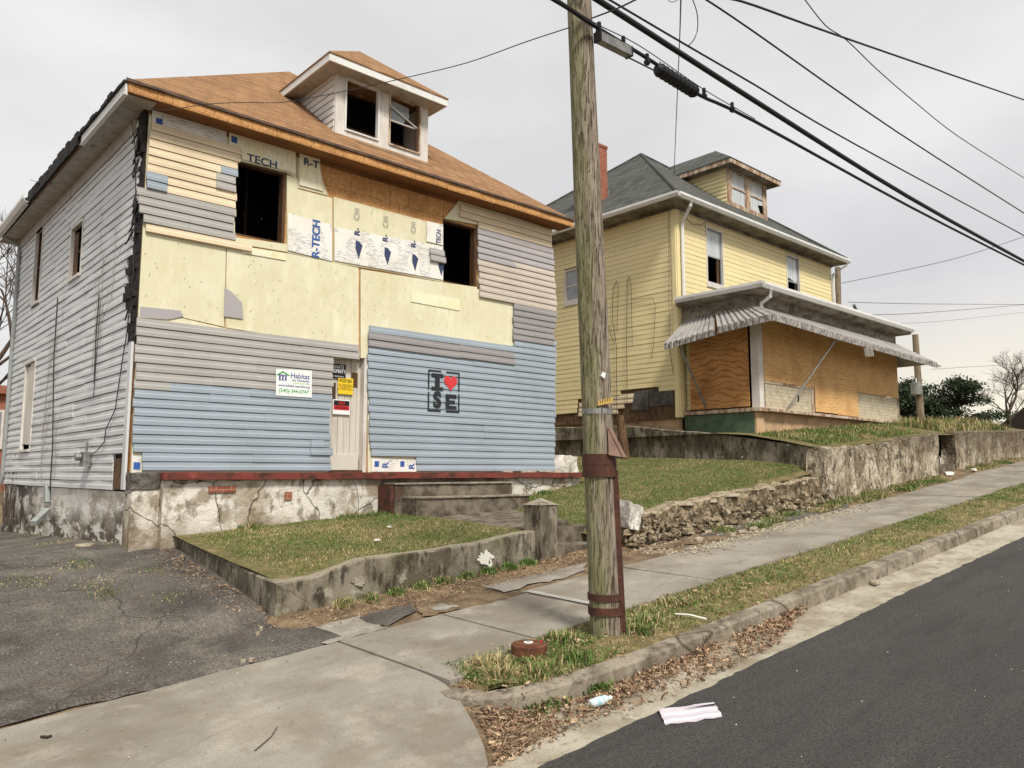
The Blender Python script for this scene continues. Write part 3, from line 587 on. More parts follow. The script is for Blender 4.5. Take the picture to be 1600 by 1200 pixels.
# slab E
Fq(b,8.84,8.93,2.85,2.985); Fq(b,8.84,9.10,2.99,3.06); Fq(b,8.84,9.10,2.78,2.845); Fq(b,8.935,9.06,2.89,2.95)
o=b.build('stencil_graffiti',m_spray,h1); o['label']='black stencilled square frame with I, heart and SE on blue siding'
text('S',fp,8.645,2.925,.40,m_spray,o,gd,.95,0,.05,'stencil_letter')
b=MB(); pts=[]
for i in range(40):
    t=2*math.pi*i/40; x=16*math.sin(t)**3; z=13*math.cos(t)-5*math.cos(2*t)-2*math.cos(3*t)-math.cos(4*t); pts.append((8.955+x/16*.155,3.285+z/16*.165))
sheet(fp,pts,gd,.0015,b); b.build('stencil_heart',m_sprayr,o)
# windows on the front: bare dark openings with rough jambs
for wq in (WIN1,WIN2):
    b=MB(); a,c,e,g=wq
    b.box(c-.055,c+.0,YF-.02,YF+.13,e,g); b.box(a,c-.056,YF-.015,YF+.12,g-.03,g); b.box(a,a+.03,YF+.02,YF+.13,e,g-.031); b.box(a+.031,c-.056,YF+.0,YF+.13,e,e+.03)
    b.build('window_jamb',m_jamb,h1)
for wq in (WIN1,WIN2):
    for k,t_ in enumerate((.25,.7)):
        b=MB(); u=wq[0]+(wq[1]-wq[0])*t_; b.box(u-.02,u+.02,YF+.95,YF+1.03,Z0+2.8,ZT-.1); b.build('bare_stud',M('dark_stud',(.05,.035,.025)),h1)  # studs coloured a very dark brown
# door
b=MB(); a,c,e,g=DOOR; dY=YF+.10
nb=6
for i in range(nb): b.box(a-.02+(c-a)*i/nb+.004,a-.02+(c-a)*(i+1)/nb-.004,dY+.003*(i%2),dY+.05,e+.22,g-.05)
b.box(a,c-.09,dY-.02,dY+.002,e+.04,e+.30)
dr=b.build('boarded_door',m_door,h1); dr['label']='peeling white plank door with small brown panels'
b=MB(); b.box(a+.03,a+.16,dY-.012,dY+.004,2.83,3.12); b.box(c-.25,c-.13,dY-.012,dY+.004,3.07,3.32); b.build('brown_door_panel',m_jamb,dr)
b=MB(); b.box(c-.07,c-.002,YF-.03,dY+.02,e,g); b.build('door_jamb',m_trim,h1)
b=MB(); b.box(a,c-.072,YF-.04,dY+.05,e,e+.035); b.build('door_sill',m_jamb,h1)
# side siding, windows, char
r=random.Random(11); pl=[(YB,1.34),(YB,6.86)]
z=6.86
edgeY=lambda z: 11.86+.05*math.sin(z*3)+(.24 if 3.9<z<4.8 else 0)+.05*math.sin(z*11)
while z>3.45: pl.append((edgeY(z),z)); z-=.12
pl+=[(11.86,3.4),(11.84,1.85),(12.28,1.83),(12.28,1.34)]
siding(spn,pl,.034,course=.131,z00=1.34,holes=[(h[0]-.05,h[1]+.05,h[2]-.05,h[3]+.05) for h in SW],jit=.025,sag=.011,seed=21,deep=.03,gap=.009,lap=.010).build('side_siding',m_white,h1)
b=MB(); b.box(XS-.055,XS-.02,YF-.02,11.80,1.36,3.5); b.build('corner_post',m_white,h1)
b=MB(); b.box(XS-.035,XS-.012,11.86,12.25,1.36,1.80); b.build('exposed_sheathing',m_brownb,h1)
# charred corner strip: ragged lumps
b=MB(); z=3.45
while z<6.85:
    h=r.uniform(.08,.22); y1=edgeY(z)+r.uniform(-.05,.06); p=r.uniform(.02,.07)
    b.hexa([(XS-p,YF-.03,z),(XS-.01,YF-.03,z),(XS-.01,y1,z),(XS-p*.9,y1,z)],[(XS-p*r.uniform(.5,1.3),YF-.03+r.uniform(0,.04),z+h),(XS-.01,YF-.03,z+h),(XS-.01,y1+r.uniform(-.05,.05),z+h),(XS-p,y1+r.uniform(-.06,.06),z+h)]); z+=h*.92
for _ in range(26):
    z=r.uniform(3.9,6.7); y=YF+r.uniform(0,.3); b.beam((XS-.04,y,z),(XS-.07-r.uniform(0,.05),y+r.uniform(-.1,.1),z-r.uniform(.1,.35)),.02,.012)
b.build('charred_corner',m_char,h1)
def sidewin(h,boarded):
    a,c,e,g=h; b=MB(); d0=XS-.06; t=.05
    b.box(d0,XS+.08,a-t,a,e-t,g+t); b.box(d0,XS+.08,c,c+t,e-t,g+t); b.box(d0-.01,XS+.08,a,c,g,g+t); b.box(d0-.02,XS+.08,a,c,e-t,e)
    f=b.build('side_window_frame',m_trim,h1)
    if boarded:
        b=MB(); m_=(a+c)/2; b.box(XS-.03,XS+.0,a,a+.52,e+.1,g-.02); b.box(XS-.02,XS+.01,a+.54,c-.01,e+.12,g-.06); b.build('window_board',m_door,f)
    else:
        b=MB(); b.box(XS+.0,XS+.04,a,a+.04,e,g); b.box(XS+.0,XS+.04,c-.04,c,e,g); b.box(XS,XS+.04,a+.041,c-.041,(e+g)/2-.02,(e+g)/2+.02); b.build('window_sash',m_jamb,f)
for i,h in enumerate(SW): sidewin(h,i==2)
b=MB(); b.box(XS-.012,XS+.0,SW[0][0]+.42,SW[0][1]-.06,SW[0][2]+.02,SW[0][3]-.1)
b.build('hanging_curtain',m_brownb,h1)
# meter box and wiring
b=MB(); p=onX(140,716,XS-.05); b.box(XS-.16,XS-.05,p[1]-.09,p[1]+.12,p[2]-.13,p[2]+.1); b.tube([(XS-.17,p[1]+.02,p[2]+.02),(XS-.25,p[1]+.02,p[2]+.02)],.06,10); b.tube([(XS-.1,p[1],p[2]+.1),(XS-.1,p[1]-.02,p[2]+.25)],.02)
b.build('meter_box',m_galv,h1)
def sidewire(px,rad=.008,dd=.075,name='loose_wire',m=None): 
    b=MB(); b.tube([(lambda p:(p[0],p[1],p[2]))(onX(x,y,XS-dd)) for x,y in px],rad,5); return b.build(name,m or m_wire,h1)
sidewire([(212,160),(206,185),(211,230),(212,300),(208,430),(198,520),(190,570),(180,640),(165,672),(163,690),(152,704),(140,712)])
sidewire([(90,465),(84,560),(82,700),(78,762)],.011); sidewire([(155,460),(150,520),(147,600)],.010); sidewire([(157,470),(152,540),(146,620)],.006)
# vines: random-walk stems
def vines(starts,name,seed,n=9,stepz=.16,spread=.35,parent=None,X=XS-.07,m=None,rad=.006):
    r=random.Random(seed); b=MB()
    def walk(y,z,ang,rd,ln,dep):
        pts=[(X,y,z)]
        for _ in range(ln):
            ang+=r.uniform(-.35,.35)*spread*2; ang*=.93; y+=math.sin(ang)*stepz; z+=math.cos(ang)*stepz
            if z>6.7: break
            pts.append((X-r.uniform(0,.015),y,z))
            if dep>0 and r.random()<.33: walk(y,z,ang+r.choice((-1,1))*r.uniform(.5,1.1),rd*.65,int(ln*.55),dep-1)
        if len(pts)>1: b.tube(pts,[rd*(1-.6*i/len(pts)) for i in range(len(pts))],4,False)
    for y,z,a,ln in starts: walk(y,z,a,rad,ln,3)
    return b.build(name,m or m_vine,parent)
vines([(13.6,3.2,.1,9),(13.2,3.6,-.1,9),(16.6,1.4,.05,18),(15.6,1.5,0,9),(12.7,4.2,.15,7)],'dead_creeper',4,parent=h1,rad=.0045,m=M('grey_dead_stems',C(132,124,116)))
vines([(19.2+.13*i,.5,.05,7) for i in range(9)]+[(18.4,.45,0,6)],'dead_creeper',9,parent=h1,X=XS-.03,rad=.012)
# foundation
b=MB(); b.box(XS+.0,XS+.4,11.74,YB,-.3,1.33); rough_mesh(b.build('side_foundation',m_peel,h1),.012,5)
b=MB(); b.box(XS-.02,3.72,11.42,11.735,-.1,1.36); rough_mesh(b.build('corner_foundation',m_stucco,h1),.012,4)
b=MB(); b.box(XS-.03,3.70,11.40,11.73,1.365,1.595); rough_mesh(b.build('rock_face_block',m_block,h1),.015,4,6)
b=MB(); b.box(3.72,7.25,11.30,11.72,.1,1.49); o=rough_mesh(b.build('porch_foundation',m_stucco,h1),.02,9,2.5)
b=MB(); b.box(7.24,9.86,11.295,11.72,.5,1.49); rough_mesh(b.build('porch_foundation',m_stepc,h1),.006,4); b=MB(); b.box(9.85,12.2,11.32,11.72,.5,1.49); o=rough_mesh(b.build('porch_foundation',m_stucco,h1),.02,6,2.5,4)
b=MB(); b.box(4.35,4.75,11.275,11.31,1.31,1.40); b.build('exposed_bricks',m_brick,h1); b=MB(); b.box(5.52,5.64,11.275,11.31,1.18,1.30); b.build('exposed_bricks',m_brick,h1)
b=MB(); x=3.70
while x<12.3: x1=min(x+1.3,12.32); b.box(x,x1-.004,11.20,YF+.01,1.495,1.596); x=x1
o=rough_mesh(b.build('porch_slab',m_red,h1),.008,3,4)
b=MB(); b.box(7.28,9.88,10.90,11.29,.6,1.40); b.box(7.42,9.95,10.50,10.895,.5,1.17); 
rough_mesh(b.build('porch_steps',m_stepc,h1),.010,6,3)
b=MB(); b.box(7.25,9.90,10.87,11.20,1.401,1.425); b.box(7.40,9.97,10.47,10.86,1.171,1.195); rough_mesh(b.build('step_nosing',m_walltop,h1),.006,4,4); b=MB(); b.box(7.20,7.275,10.92,11.29,.6,1.38); b.build('step_cheek',M('dark_red_stained_concrete',C(96,58,48),[nz(C(60,44,36),6,.42,.6,.8)],rough=.9),h1)
# splash downspout piece and downspout
b=MB(); b.tube([onX(4,368,2.96),onX(15,376,3.1),onX(30,384,XS-.08)],.045,8); p=onX(31,384,XS-.08); b.tube([p,(XS-.08,p[1]+.05,1.5),(XS-.12,p[1]+.1,1.35)],.045,8); b.build('downspout',m_gutg,h1)
b=MB(); b.beam(onX(74,785,XS-.05),onX(73,755,XS-.06),.08); b.build('downspout_piece',m_gutg,h1); b=MB(); b.beam(onX(74,797,XS-.15),onX(52,818,XS-.45),.10,.08); b.build('downspout_piece',m_gutg,h1)
# roof 1
EX0,EX1,EY0,EY1=2.95,12.02,11.25,20.95; EZ=7.05; A1=(7.62,16.05,10.78)
def hip(b,x0,x1,y0,y1,z,ap,th=.03):
    b.add([(x0,y0,z),(x1,y0,z),(x1,y1,z),(x0,y1,z),ap],[(0,1,4),(1,2,4),(2,3,4),(3,0,4)]); b.add([(x0,y0,z-th),(x1,y0,z-th),(x1,y1,z-th),(x0,y1,z-th)],[(0,1,2,3)])
    for p,q in (((x0,y0),(x1,y0)),((x1,y0),(x1,y1)),((x1,y1),(x0,y1)),((x0,y1),(x0,y0))): b.add([(*p,z-th),(*q,z-th),(*q,z),(*p,z)],[(0,1,2,3)])
b=MB(); hip(b,EX0,EX1,EY0,EY1,EZ,A1); rf=b.build('roof',m_roof1,h1)
b=MB() # curled shingle edge along the front, uneven
n=60
for i in range(n):
    x=EX0+(EX1-EX0)*i/n; x1=EX0+(EX1-EX0)*(i+1)/n+.004; o1=.03+.02*noisez(x,3,2); o2=.03+.02*noisez(x1,3,2)
    b.hexa([(x,EY0-o1,EZ-.035),(x1,EY0-o2,EZ-.035),(x1,EY0+.05,EZ+.02),(x,EY0+.05,EZ+.02)],[(x,EY0-o1,EZ-.018),(x1,EY0-o2,EZ-.018),(x1,EY0+.05,EZ+.055),(x,EY0+.05,EZ+.055)])
b.build('roof_edge',M('dark_roof_edge',C(84,64,50),[nz(C(50,40,34),6,.45,.6,.8)],rough=.9),rf)
b=MB(); x=EX0+.02; r=random.Random(8)
while x<EX1-.05:
    w=r.choice((.4,.6,.8,1.2)); x1=min(x+w,EX1-.02); b.box(x+.003,x1-.003,EY0,EY0+.03,EZ-.165+r.uniform(-.004,.004),EZ-.034); x=x1
b.build('fascia',m_osb,rf)
b=MB(); x=EX0+.02
while x<EX1-.05: x1=min(x+1.22,EX1-.02); b.box(x,x1-.004,EY0+.031,YF-.0,EZ-.150,EZ-.138); x=x1
b.build('soffit',m_sof,rf)
b=MB(); b.box(XS,XR,YF-.03,YF-.005,6.83,6.9); b.build('frieze_board',m_sof,rf)
b=MB(); y=EY0+.10
while y<EY1-.1: b.box(EX0+.03,XS+.02,y,y+.145,EZ-.17+.002*((int(y*10))%2),EZ-.155); y+=.15
b.build('side_soffit',m_soffw,rf)
b=MB(); b.box(XS-.075,XS-.03,12.05,YB,6.66,6.875); b.build('side_frieze',m_soffw,rf)
b=MB(); b.box(EX0-.01,EX0+.02,EY0+.03,13.6,EZ-.19,EZ-.04); b.box(EX0-.03,EX0+.03,EY0+.03,13.6,EZ-.205,EZ-.192); b.build('side_fascia',m_gut,rf)
b=MB(); r=random.Random(4); y=EY0+.02
while y<EY1: 
    h=r.uniform(.02,.07) if y<13.6 or y>17.4 else r.uniform(.07,.13); b.box(EX0-.035-r.uniform(0,.02),EX0+.05,y,y+.2,EZ-(.04 if y<13.6 else .06 if y>17.4 else .16),EZ-.03+h); y+=.19
b.build('charred_roof_edge',m_char,rf)
b=MB(); b.box(EX0+.0,EX0+.02,13.6,17.4,EZ-.19,EZ-.05); b.build('bare_subfascia',m_brownb,rf)
def gutter(b,p,q,w=.11,h=.10):
    p=Vector(p);q=Vector(q);d=(q-p).normalized(); o=Vector((d.y,-d.x,0))  # outward to the right of travel
    prof=[(0,0),(0,-h),(w*.6,-h),(w,-h*.45),(w,0),(w-.012,0),(w-.012,-h*.42),(w*.58,-h+.01),(.008,-h+.01),(.008,0)]
    vs=[]
    for c in (p,q):
        for a,z in prof: vs.append(c+o*a+Vector((0,0,z)))
    m=len(prof); b.add(vs,[(i,(i+1)%m,m+(i+1)%m,m+i) for i in range(m)]+[tuple(range(m)),tuple(range(2*m-1,m-1,-1))]); return b
b=MB(); gutter(b,(EX0-.01,20.95,EZ-.06),(EX0-.01,17.4,EZ-.02),.13,.13); b.build('gutter',m_gut,rf)
b=MB(); p=onX(62,285,EX0-.05); b.beam(p,(p[0]-.05,p[1]+.35,p[2]+.12),.10,.012); b.build('bent_flashing',m_galv,rf)
# dormers
def dormer(par,x0,x1,yf,zb,zt,ex0,ex1,ey,ez,ap,slope,m_side_,m_tr,m_roof,m_fas,m_sf,course,post,mull,yback,sec=None):
    # side walls follow the roof slope: slope(y)->z
    d=par
    xm=(x0+x1)/2
    for sx,nm in ((x0,1),(x1,-1)):
        pts=[(sx,yf+.03,zb),(sx,yf+.03,zt)]; yb=yf
        while slope(yb)<zt: yb+=.05
        pts=[(sx,yf+.03,slope(yf+.03)-.05),(sx,yf+.03,zt),(sx,yb,zt)]
        b=MB(); b.prism(pts,(.05*nm,0,0)); b.build('dormer_cheek',m_side_,d)
        if nm==1:
            pl=lambda u,dd,z:(x0-dd,u,z)
            siding(pl,[(yf+.04,slope(yf)-.02),(yf+.04,zt),(yb+.05,zt)],.024,course=course,z00=zb,jit=.0,sag=.003,deep=.022).build('dormer_siding',m_side_,d)
    hs=[(x0+post,xm-mull/2,zb+.11,zt-.05),(xm+mull/2,x1-post,zb+.11,zt-.05)]
    wallholes(lambda u,dd,z:(u,yf-dd,z),x0-.02,x1+.02,zb,zt,hs,.10).build('dormer_front',m_tr,d)
    b=MB(); b.box(x0+.1,x1-.1,yf+.7,yf+.75,zb-.3,zt); b.build('shade_black_interior',m_black,d)  # black board behind the openings, shade put into its colour
    # roof
    b=MB(); rp_=(ap[0],yback,ap[2]); ye=yback-(ap[2]-ez)*0
    yl=yf
    while slope(yl)<ez: yl+=.02
    b.add([(ex0,ey,ez),(ex1,ey,ez),ap,rp_,(ex0,yl+.1,ez),(ex1,yl+.1,ez)],[(0,1,2),(0,2,3,4),(1,5,3,2)])
    b.add([(ex0,ey,ez-.03),(ex1,ey,ez-.03),(ex1,yl+.1,ez-.03),(ex0,yl+.1,ez-.03)],[(0,1,2,3)])
    b.add([(ex0,ey,ez-.03),(ex1,ey,ez-.03),(ex1,ey,ez),(ex0,ey,ez)],[(0,1,2,3)]); b.add([(ex0,ey,ez-.03),(ex0,yl,ez-.03),(ex0,yl,ez),(ex0,ey,ez)],[(0,1,2,3)]); b.add([(ex1,ey,ez-.03),(ex1,yl,ez-.03),(ex1,yl,ez),(ex1,ey,ez)],[(0,1,2,3)])
    b.build('dormer_roof',m_roof,d)
    b=MB(); f=.13
    b.box(ex0+.012,ex1-.012,ey+.012,ey+.04,ez-.03-f,ez-.031); b.box(ex0+.012,ex0+.04,ey+.041,yl-.05,ez-.03-f,ez-.031); b.box(ex1-.04,ex1-.012,ey+.041,yl-.05,ez-.03-f,ez-.031)
    b.build('dormer_fascia',m_fas,d)
    b=MB(); x=ex0+.041
    while x<ex1-.1: b.box(x,min(x+.146,ex1-.041),ey+.041,yf+.02,ez-.15,ez-.14); x+=.15
    b.box(ex0+.041,x0,yf+.021,yl-.1,ez-.15,ez-.14); b.box(x1,ex1-.041,yf+.021,yl-.1,ez-.15,ez-.14); b.build('dormer_soffit',m_sf,d)
    return hs
m1=(A1[2]-EZ)/(A1[1]-EY0); sl1=lambda y:EZ+m1*(y-EY0)
dm=thing('dormer','x','x',(7.6,12.05,7.6)); 
for k in ('label','category'): del dm[k]
dm.parent=h1; dm.matrix_parent_inverse=Matrix.Translation(-Vector(h1.location))
class _P: pass
hs=dormer(h1,6.65,8.66,12.05,7.66,8.84,6.28,8.90,11.68,8.93,(7.66,13.0,10.0),sl1,m_white,m_trim,m_roof1,m_gut,m_soffw,.131,.17,.22,14.85)
bpy.data.objects.remove(dm)
for i,h in enumerate(hs):
    a,c,e,g=h; b=MB(); y=12.05; t=.028
    b.box(a,a+t,y-.02,y+.07,e,g); b.box(c-t,c,y-.02,y+.07,e,g); b.box(a+t,c-t,y-.02,y+.07,g-t,g); b.box(a+t,c-t,y-.03,y+.07,e,e+t)
    f=b.build('dormer_window_frame',m_gut if i==0 else m_trimw,h1)
    if i==1:
        zm=(e+g)/2+.02; b=MB(); b.add([(a+.04,y+.05,g-.10),(a+.04,y+.05,zm+.02),(a+.36,y+.05,zm),(a+.42,y+.05,zm+.12),(a+.5,y+.05,zm+.16),(a+.48,y+.05,zm+.36),(a+.2,y+.05,g-.1)],[(0,1,2,3,4,5,6)]); b.build('broken_pane',m_glass,f,fix=False)
        b=MB(); b.box(a+.03,c-.03,y+.04,y+.07,zm-.015,zm+.01); b.beam((a+.04,y+.02,g-.22),(c-.06,y+.02,zm+.0),.025,.02); b.build('window_sash',m_gut,f)
        b=MB(); b.box(c-.075,c-.03,y+.01,y+.06,e+.03,g-.03); b.build('side_jamb',m_jamb,f)
b=MB(); b.add([(6.9,12.02,sl1(11.98)+.012),(8.66,12.02,sl1(11.98)+.012),(8.66,11.84,sl1(11.84)+.012),(7.0,11.84,sl1(11.84)+.012)],[(0,1,2,3)]); b.build('dormer_flashing',M('green_grey_flashing',C(122,128,118)),h1)
# signs on the house
def sign(name,label,px4,d,m,cat='sign'):
    q=fpoly(px4); o=sheet(fp,q,d,.006).build(name,m); tag(o,label,cat); return o,sum(p[0] for p in q)/4,sum(p[1] for p in q)/4
o,cx,cz=sign('housing_sign','white sign with green roof emblem and phone number on the grey and blue siding','x' and [(427.5,577),(483,580),(483,622),(427,618.5)],.088,m_pw)
pl=lambda u,d,z:(u,YF-.094-d,z)
text('Habitat',pl,cx+.10,cz+.115,.115,m_pn,o,bold=.015); text('for Humanity',pl,cx+.115,cz+.045,.055,m_pn,o,bold=.02); text('in the Roanoke Valley',pl,cx+.12,cz+.0,.034,m_lime,o,bold=.02)
text('www.habitat-roanoke.org',pl,cx,cz-.05,.052,m_pn,o,bold=.02); text('(540)-344-0747',pl,cx,cz-.135,.083,m_pg,o,bold=.02)
b=MB(); e=cx-.20; 
sheet(pl,[(e-.10,cz+.12),(e+.0,cz+.18),(e+.12,cz+.12),(e+.12,cz+.10),(e,cz+.15),(e-.10,cz+.095)],.0,.0012,b); b.build('green_roof_emblem',m_pg,o)
b=MB()
for k in (-.05,0,.05):
    pts=[(e+k-.018,cz+.02),(e+k-.006,cz+.02),(e+k,cz+.05),(e+k+.006,cz+.02),(e+k+.018,cz+.02),(e+k+.012,cz+.08),(e+k+.03,cz+.12),(e+k+.02,cz+.12),(e+k,cz+.09),(e+k-.02,cz+.12),(e+k-.03,cz+.12),(e+k-.012,cz+.08)]; sheet(pl,pts,0,.0012,b)
    b.tube([pl(e+k,0,cz+.115),pl(e+k,.0013,cz+.115)],.012,10)
b.build('people_emblem',m_pn,o)
dp=dY-.02-YF  # door face offset
pd=lambda u,d,z:(u,dY-.034-d,z)
def dsign(name,label,u0,u1,z0,z1,m):
    b=MB(); b.box(u0,u1,dY-.034,dY-.030,z0,z1); o=b.build(name,m); tag(o,label,'sign'); return o
o=dsign('private_property_sign','black sign with white PRIVATE PROPERTY lettering at the top of the door',6.49,6.80,3.20,3.44,m_pb)
text('PRIVATE\nPROPERTY',pd,6.645,3.35,.085,m_pw,o,bold=.01,sx=.75); text('NO TRESPASSING',pd,6.645,3.225,.03,m_pw,o)
o=dsign('posted_sign','yellow POSTED notice below the black sign on the door',6.66,6.95,2.93,3.21,m_py)
text('POSTED',pd,6.805,3.155,.075,m_pb,o,bold=.03,sx=.9); text('NO TRESPASSING\nHUNTING FISHING\nTRAPPING OR\nMOTORIZED VEHICLES',pd,6.805,3.05,.032,m_pb,o,bold=.01)
o=dsign('no_trespassing_sign','small red, black and white NO TRESPASSING sign at mid height on the door',6.57,6.90,2.58,2.83,m_pw)
b=MB(); b.box(6.585,6.885,dY-.0365,dY-.0345,2.73,2.815); b.build('black_band',m_pb,o); b=MB(); b.box(6.585,6.885,dY-.0365,dY-.0345,2.655,2.728); b.build('red_band',m_pr,o)
text('NO',lambda u,d,z:(u,dY-.0368-d,z),6.735,2.772,.075,m_pr,o,bold=.03); text('TRESPASSING',lambda u,d,z:(u,dY-.0368-d,z),6.735,2.69,.05,m_pb,o,bold=.02,sx=.8)
# ================================================================ HOUSE 2 (yellow)
X2,X2R,Y2,Y2B=15.97,24.48,11.44,20.4; Z2T=8.42
h2=thing('yellow_house','yellow clapboard house with dark green-grey roof and boarded front porch','house',(X2,Y2,2.6))
f2=lambda u,d,z:(u,Y2-d,z); s2=lambda u,d,z:(X2-d,u,z)
W2=[(17.32,18.04,6.60,8.06),(21.54,22.25,6.60,8.12)]; WS=[(14.35,15.28,6.48,7.36)]
wallholes(f2,X2,X2R,3.0,Z2T,W2,.12).build('front_wall',m_yel,h2)
wallholes(s2,Y2+.12,Y2B,3.0,Z2T,WS,.12).build('left_wall',m_brownb,h2)
b=wallholes(lambda u,d,z:(X2R+d,u,z),Y2+.12,Y2B,3.0,Z2T,[],.12); wallholes(lambda u,d,z:(u,Y2B+d,z),X2,X2R,3.0,Z2T,[],.12,b); b.build('rear_walls',m_yel,h2)
b=MB(); b.box(X2+.3,X2R-.3,Y2+1,Y2+1.05,3,Z2T); b.box(X2+.8,X2+.85,Y2+1.1,Y2B-.2,3,Z2T); b.build('shade_black_partitions',m_black,h2)  # black sheets added behind the windows as painted room shade
siding(f2,[(X2+.12,5.6),(X2R-.05,5.6),(X2R-.05,8.25),(X2+.12,8.25)],.024,z00=3.0,holes=[(h[0]-.04,h[1]+.04,h[2]-.10,h[3]+.04) for h in W2],jit=0,sag=.004,seed=31,deep=.018,gap=.007,lap=.005,flatp=True).build('front_siding',m_yel,h2)
q=lambda x,y:(lambda p:(p[1],p[2]))(onX(x,y,X2))
pl=[(Y2+.10,3.66),(Y2+.10,8.25),(Y2B,8.25),(Y2B,3.2),(15.8,3.22),(14.9,3.30),(14.85,3.6),(14.0,3.6),(13.4,3.69),(12.7,3.75)]
siding(s2,pl,.024,z00=3.0,holes=[(WS[0][0]-.04,WS[0][1]+.04,WS[0][2]-.05,WS[0][3]+.04)],jit=.0,sag=.004,seed=32,deep=.018,gap=.007,lap=.005,flatp=True).build('left_siding',m_yel,h2)
siding(s2,[q(905,628),q(990,615),q(992,628),q(968,638),q(965,645),q(905,652)],.012,z00=3.02,jit=.03,sag=.01,seed=33,deep=.01).build('loose_siding_pieces',m_cream,h2)
for pz in ([q(993,612),q(1014,609),q(1014,640),q(1000,642),q(987,640)],[q(1016,609),q(1053,604),q(1053,632),q(1016,636)]):
    sheet(s2,pz,.008,.02).build('torn_tar_paper',m_tar,h2)
b=MB(); b.box(X2-.055,X2-.0,Y2-.03,Y2+.09,2.95,8.25); b.box(X2-.02,X2+.11,Y2-.055,Y2-.031,2.95,8.25); b.build('corner_boards',m_yel,h2)
b=MB(); b.box(X2+.03,X2+.2,Y2+.05,Y2B,1.9,2.99); rough_mesh(b.build('foundation',m_peach,h2),.01,4)
b=MB(); b.box(X2-.04,X2+.02,Y2+.02,Y2B,2.93,3.03); b.build('sill_beam',m_brownb,h2)
def win2(plane,h,style,face,cur=True):
    a,c,e,g=h; b=MB(); t=.045
    B=lambda u0,u1,z0,z1,d0,d1:b.hexa([plane(u0,d0,z0),plane(u1,d0,z0),plane(u1,d1,z0),plane(u0,d1,z0)],[plane(u0,d0,z1),plane(u1,d0,z1),plane(u1,d1,z1),plane(u0,d1,z1)])
    B(a-t,a,e-t,g+t,.045,-.08); B(c,c+t,e-t,g+t,.045,-.08); B(a,c,g,g+t,.047,-.08); B(a-t,c+t,e-t-.09,e-t-.001,.055,-.08); B(a,c,e-t,e,.05,-.08)
    f=b.build('window_frame',m_trim,h2)
    zm=(e+g)/2; b=MB()
    for u0,u1,z0,z1 in ((a,a+.035,e,g),(c-.035,c,e,g),(a+.036,c-.036,g-.035,g),(a+.036,c-.036,zm-.02,zm+.02),(a+.036,c-.036,e,e+.035)): B(u0,u1,z0,z1,.0,-.03)
    b.build('window_sash',m_gutg if style!='side' else m_trim,f)
    b=MB(); 
    lo= zm if style in('open','torn') else e
    if style=='torn': pts=[(a+.04,g-.03),(c-.04,g-.03),(c-.04,zm+.05),(c-.16,zm+.02),(a+.1,zm+.10),(a+.04,zm+.02)]
    else: pts=[(a+.04,lo+.02),(c-.04,lo+.02),(c-.04,g-.03),(a+.04,g-.03)]
    b.add([plane(u,-.012,z) for u,z in pts],[tuple(range(len(pts)))]); b.build('pane',m_curt if style!='side' else m_glass,f,fix=False)
    if style=='open':
        b=MB(); B(c-.2,c-.11,e+.02,zm-.03,-.02,-.05); b.build('inner_jamb',m_jamb,f)
win2(f2,W2[0],'open',0); win2(f2,W2[1],'torn',0); win2(s2,WS[0],'side',0)
# eaves and roof 2
ex0,ex1,ey0,ey1,ez=15.45,24.72,11.0,20.95,8.50; A2=(20.35,15.9,12.36)
b=MB(); hip(b,ex0,ex1,ey0,ey1,ez,A2,.04); rf2=b.build('roof',m_roof2,h2)
b=MB(); b.tube([(ex0,ey0,ez+.01),A2],[.05,.05],6); b.tube([(ex1,ey0,ez+.01),A2],.05,6); b.tube([(ex0,ey1,ez+.01),A2],.05,6); b.build('hip_ridge_caps',m_roof2,rf2)
b=MB(); b.box(ex0+.03,X2+.05,ey0+.03,ey1,ez-.17,ez-.15); b.box(X2+.051,ex1-.03,ey0+.03,Y2+.05,ez-.17,ez-.15); b.box(X2-.045,X2-.0,Y2-.045,Y2B,8.255,8.34); b.box(X2+.002,X2R,Y2-.05,Y2-.0,8.255,8.335)
b.build('soffit',m_eavew,rf2)
b=MB(); b.box(ex0+.0,ex0+.03,ey0,ey1,ez-.18,ez-.045); b.box(ex0+.031,ex1,ey0,ey0+.03,ez-.18,ez-.045); b.build('fascia',m_eavew,rf2)
b=MB(); gutter(b,(ex0-.002,ey1,ez-.03),(ex0-.002,ey0-.11,ez-.03),.11,.12) ; 
gutter(b,(ex1+.02,ey0-.002,ez-.035),(ex0-.1,ey0-.002,ez-.035),-.11,.12) if False else None
def gutY(b,x0,x1,y,z,w=.11,h=.12):  # front gutter, outward -Y
    prof=[(0,0),(0,-h),(w*.6,-h),(w,-h*.45),(w,0),(w-.012,0),(w-.012,-h*.42),(w*.58,-h+.01),(.008,-h+.01),(.008,0)]
    vs=[(x,y-a,z+q) for x in (x0,x1) for a,q in prof]; m=len(prof); b.add(vs,[(i,(i+1)%m,m+(i+1)%m,m+i) for i in range(m)]+[tuple(range(m)),tuple(range(2*m-1,m-1,-1))])
def gutX(b,y0,y1,x,z,w=.11,h=.12):
    prof=[(0,0),(0,-h),(w*.6,-h),(w,-h*.45),(w,0),(w-.012,0),(w-.012,-h*.42),(w*.58,-h+.01),(.008,-h+.01),(.008,0)]
    vs=[(x-a,y,z+q) for y in (y0,y1) for a,q in prof]; m=len(prof); b.add(vs,[(i,(i+1)%m,m+(i+1)%m,m+i) for i in range(m)]+[tuple(range(m)),tuple(range(2*m-1,m-1,-1))])
b=MB(); gutX(b,ey0-.11,ey1,ex0-.002,ez-.03); gutY(b,ex0-.001,ex1+.03,ey0-.002,ez-.033); b.build('gutter',m_gut,rf2)
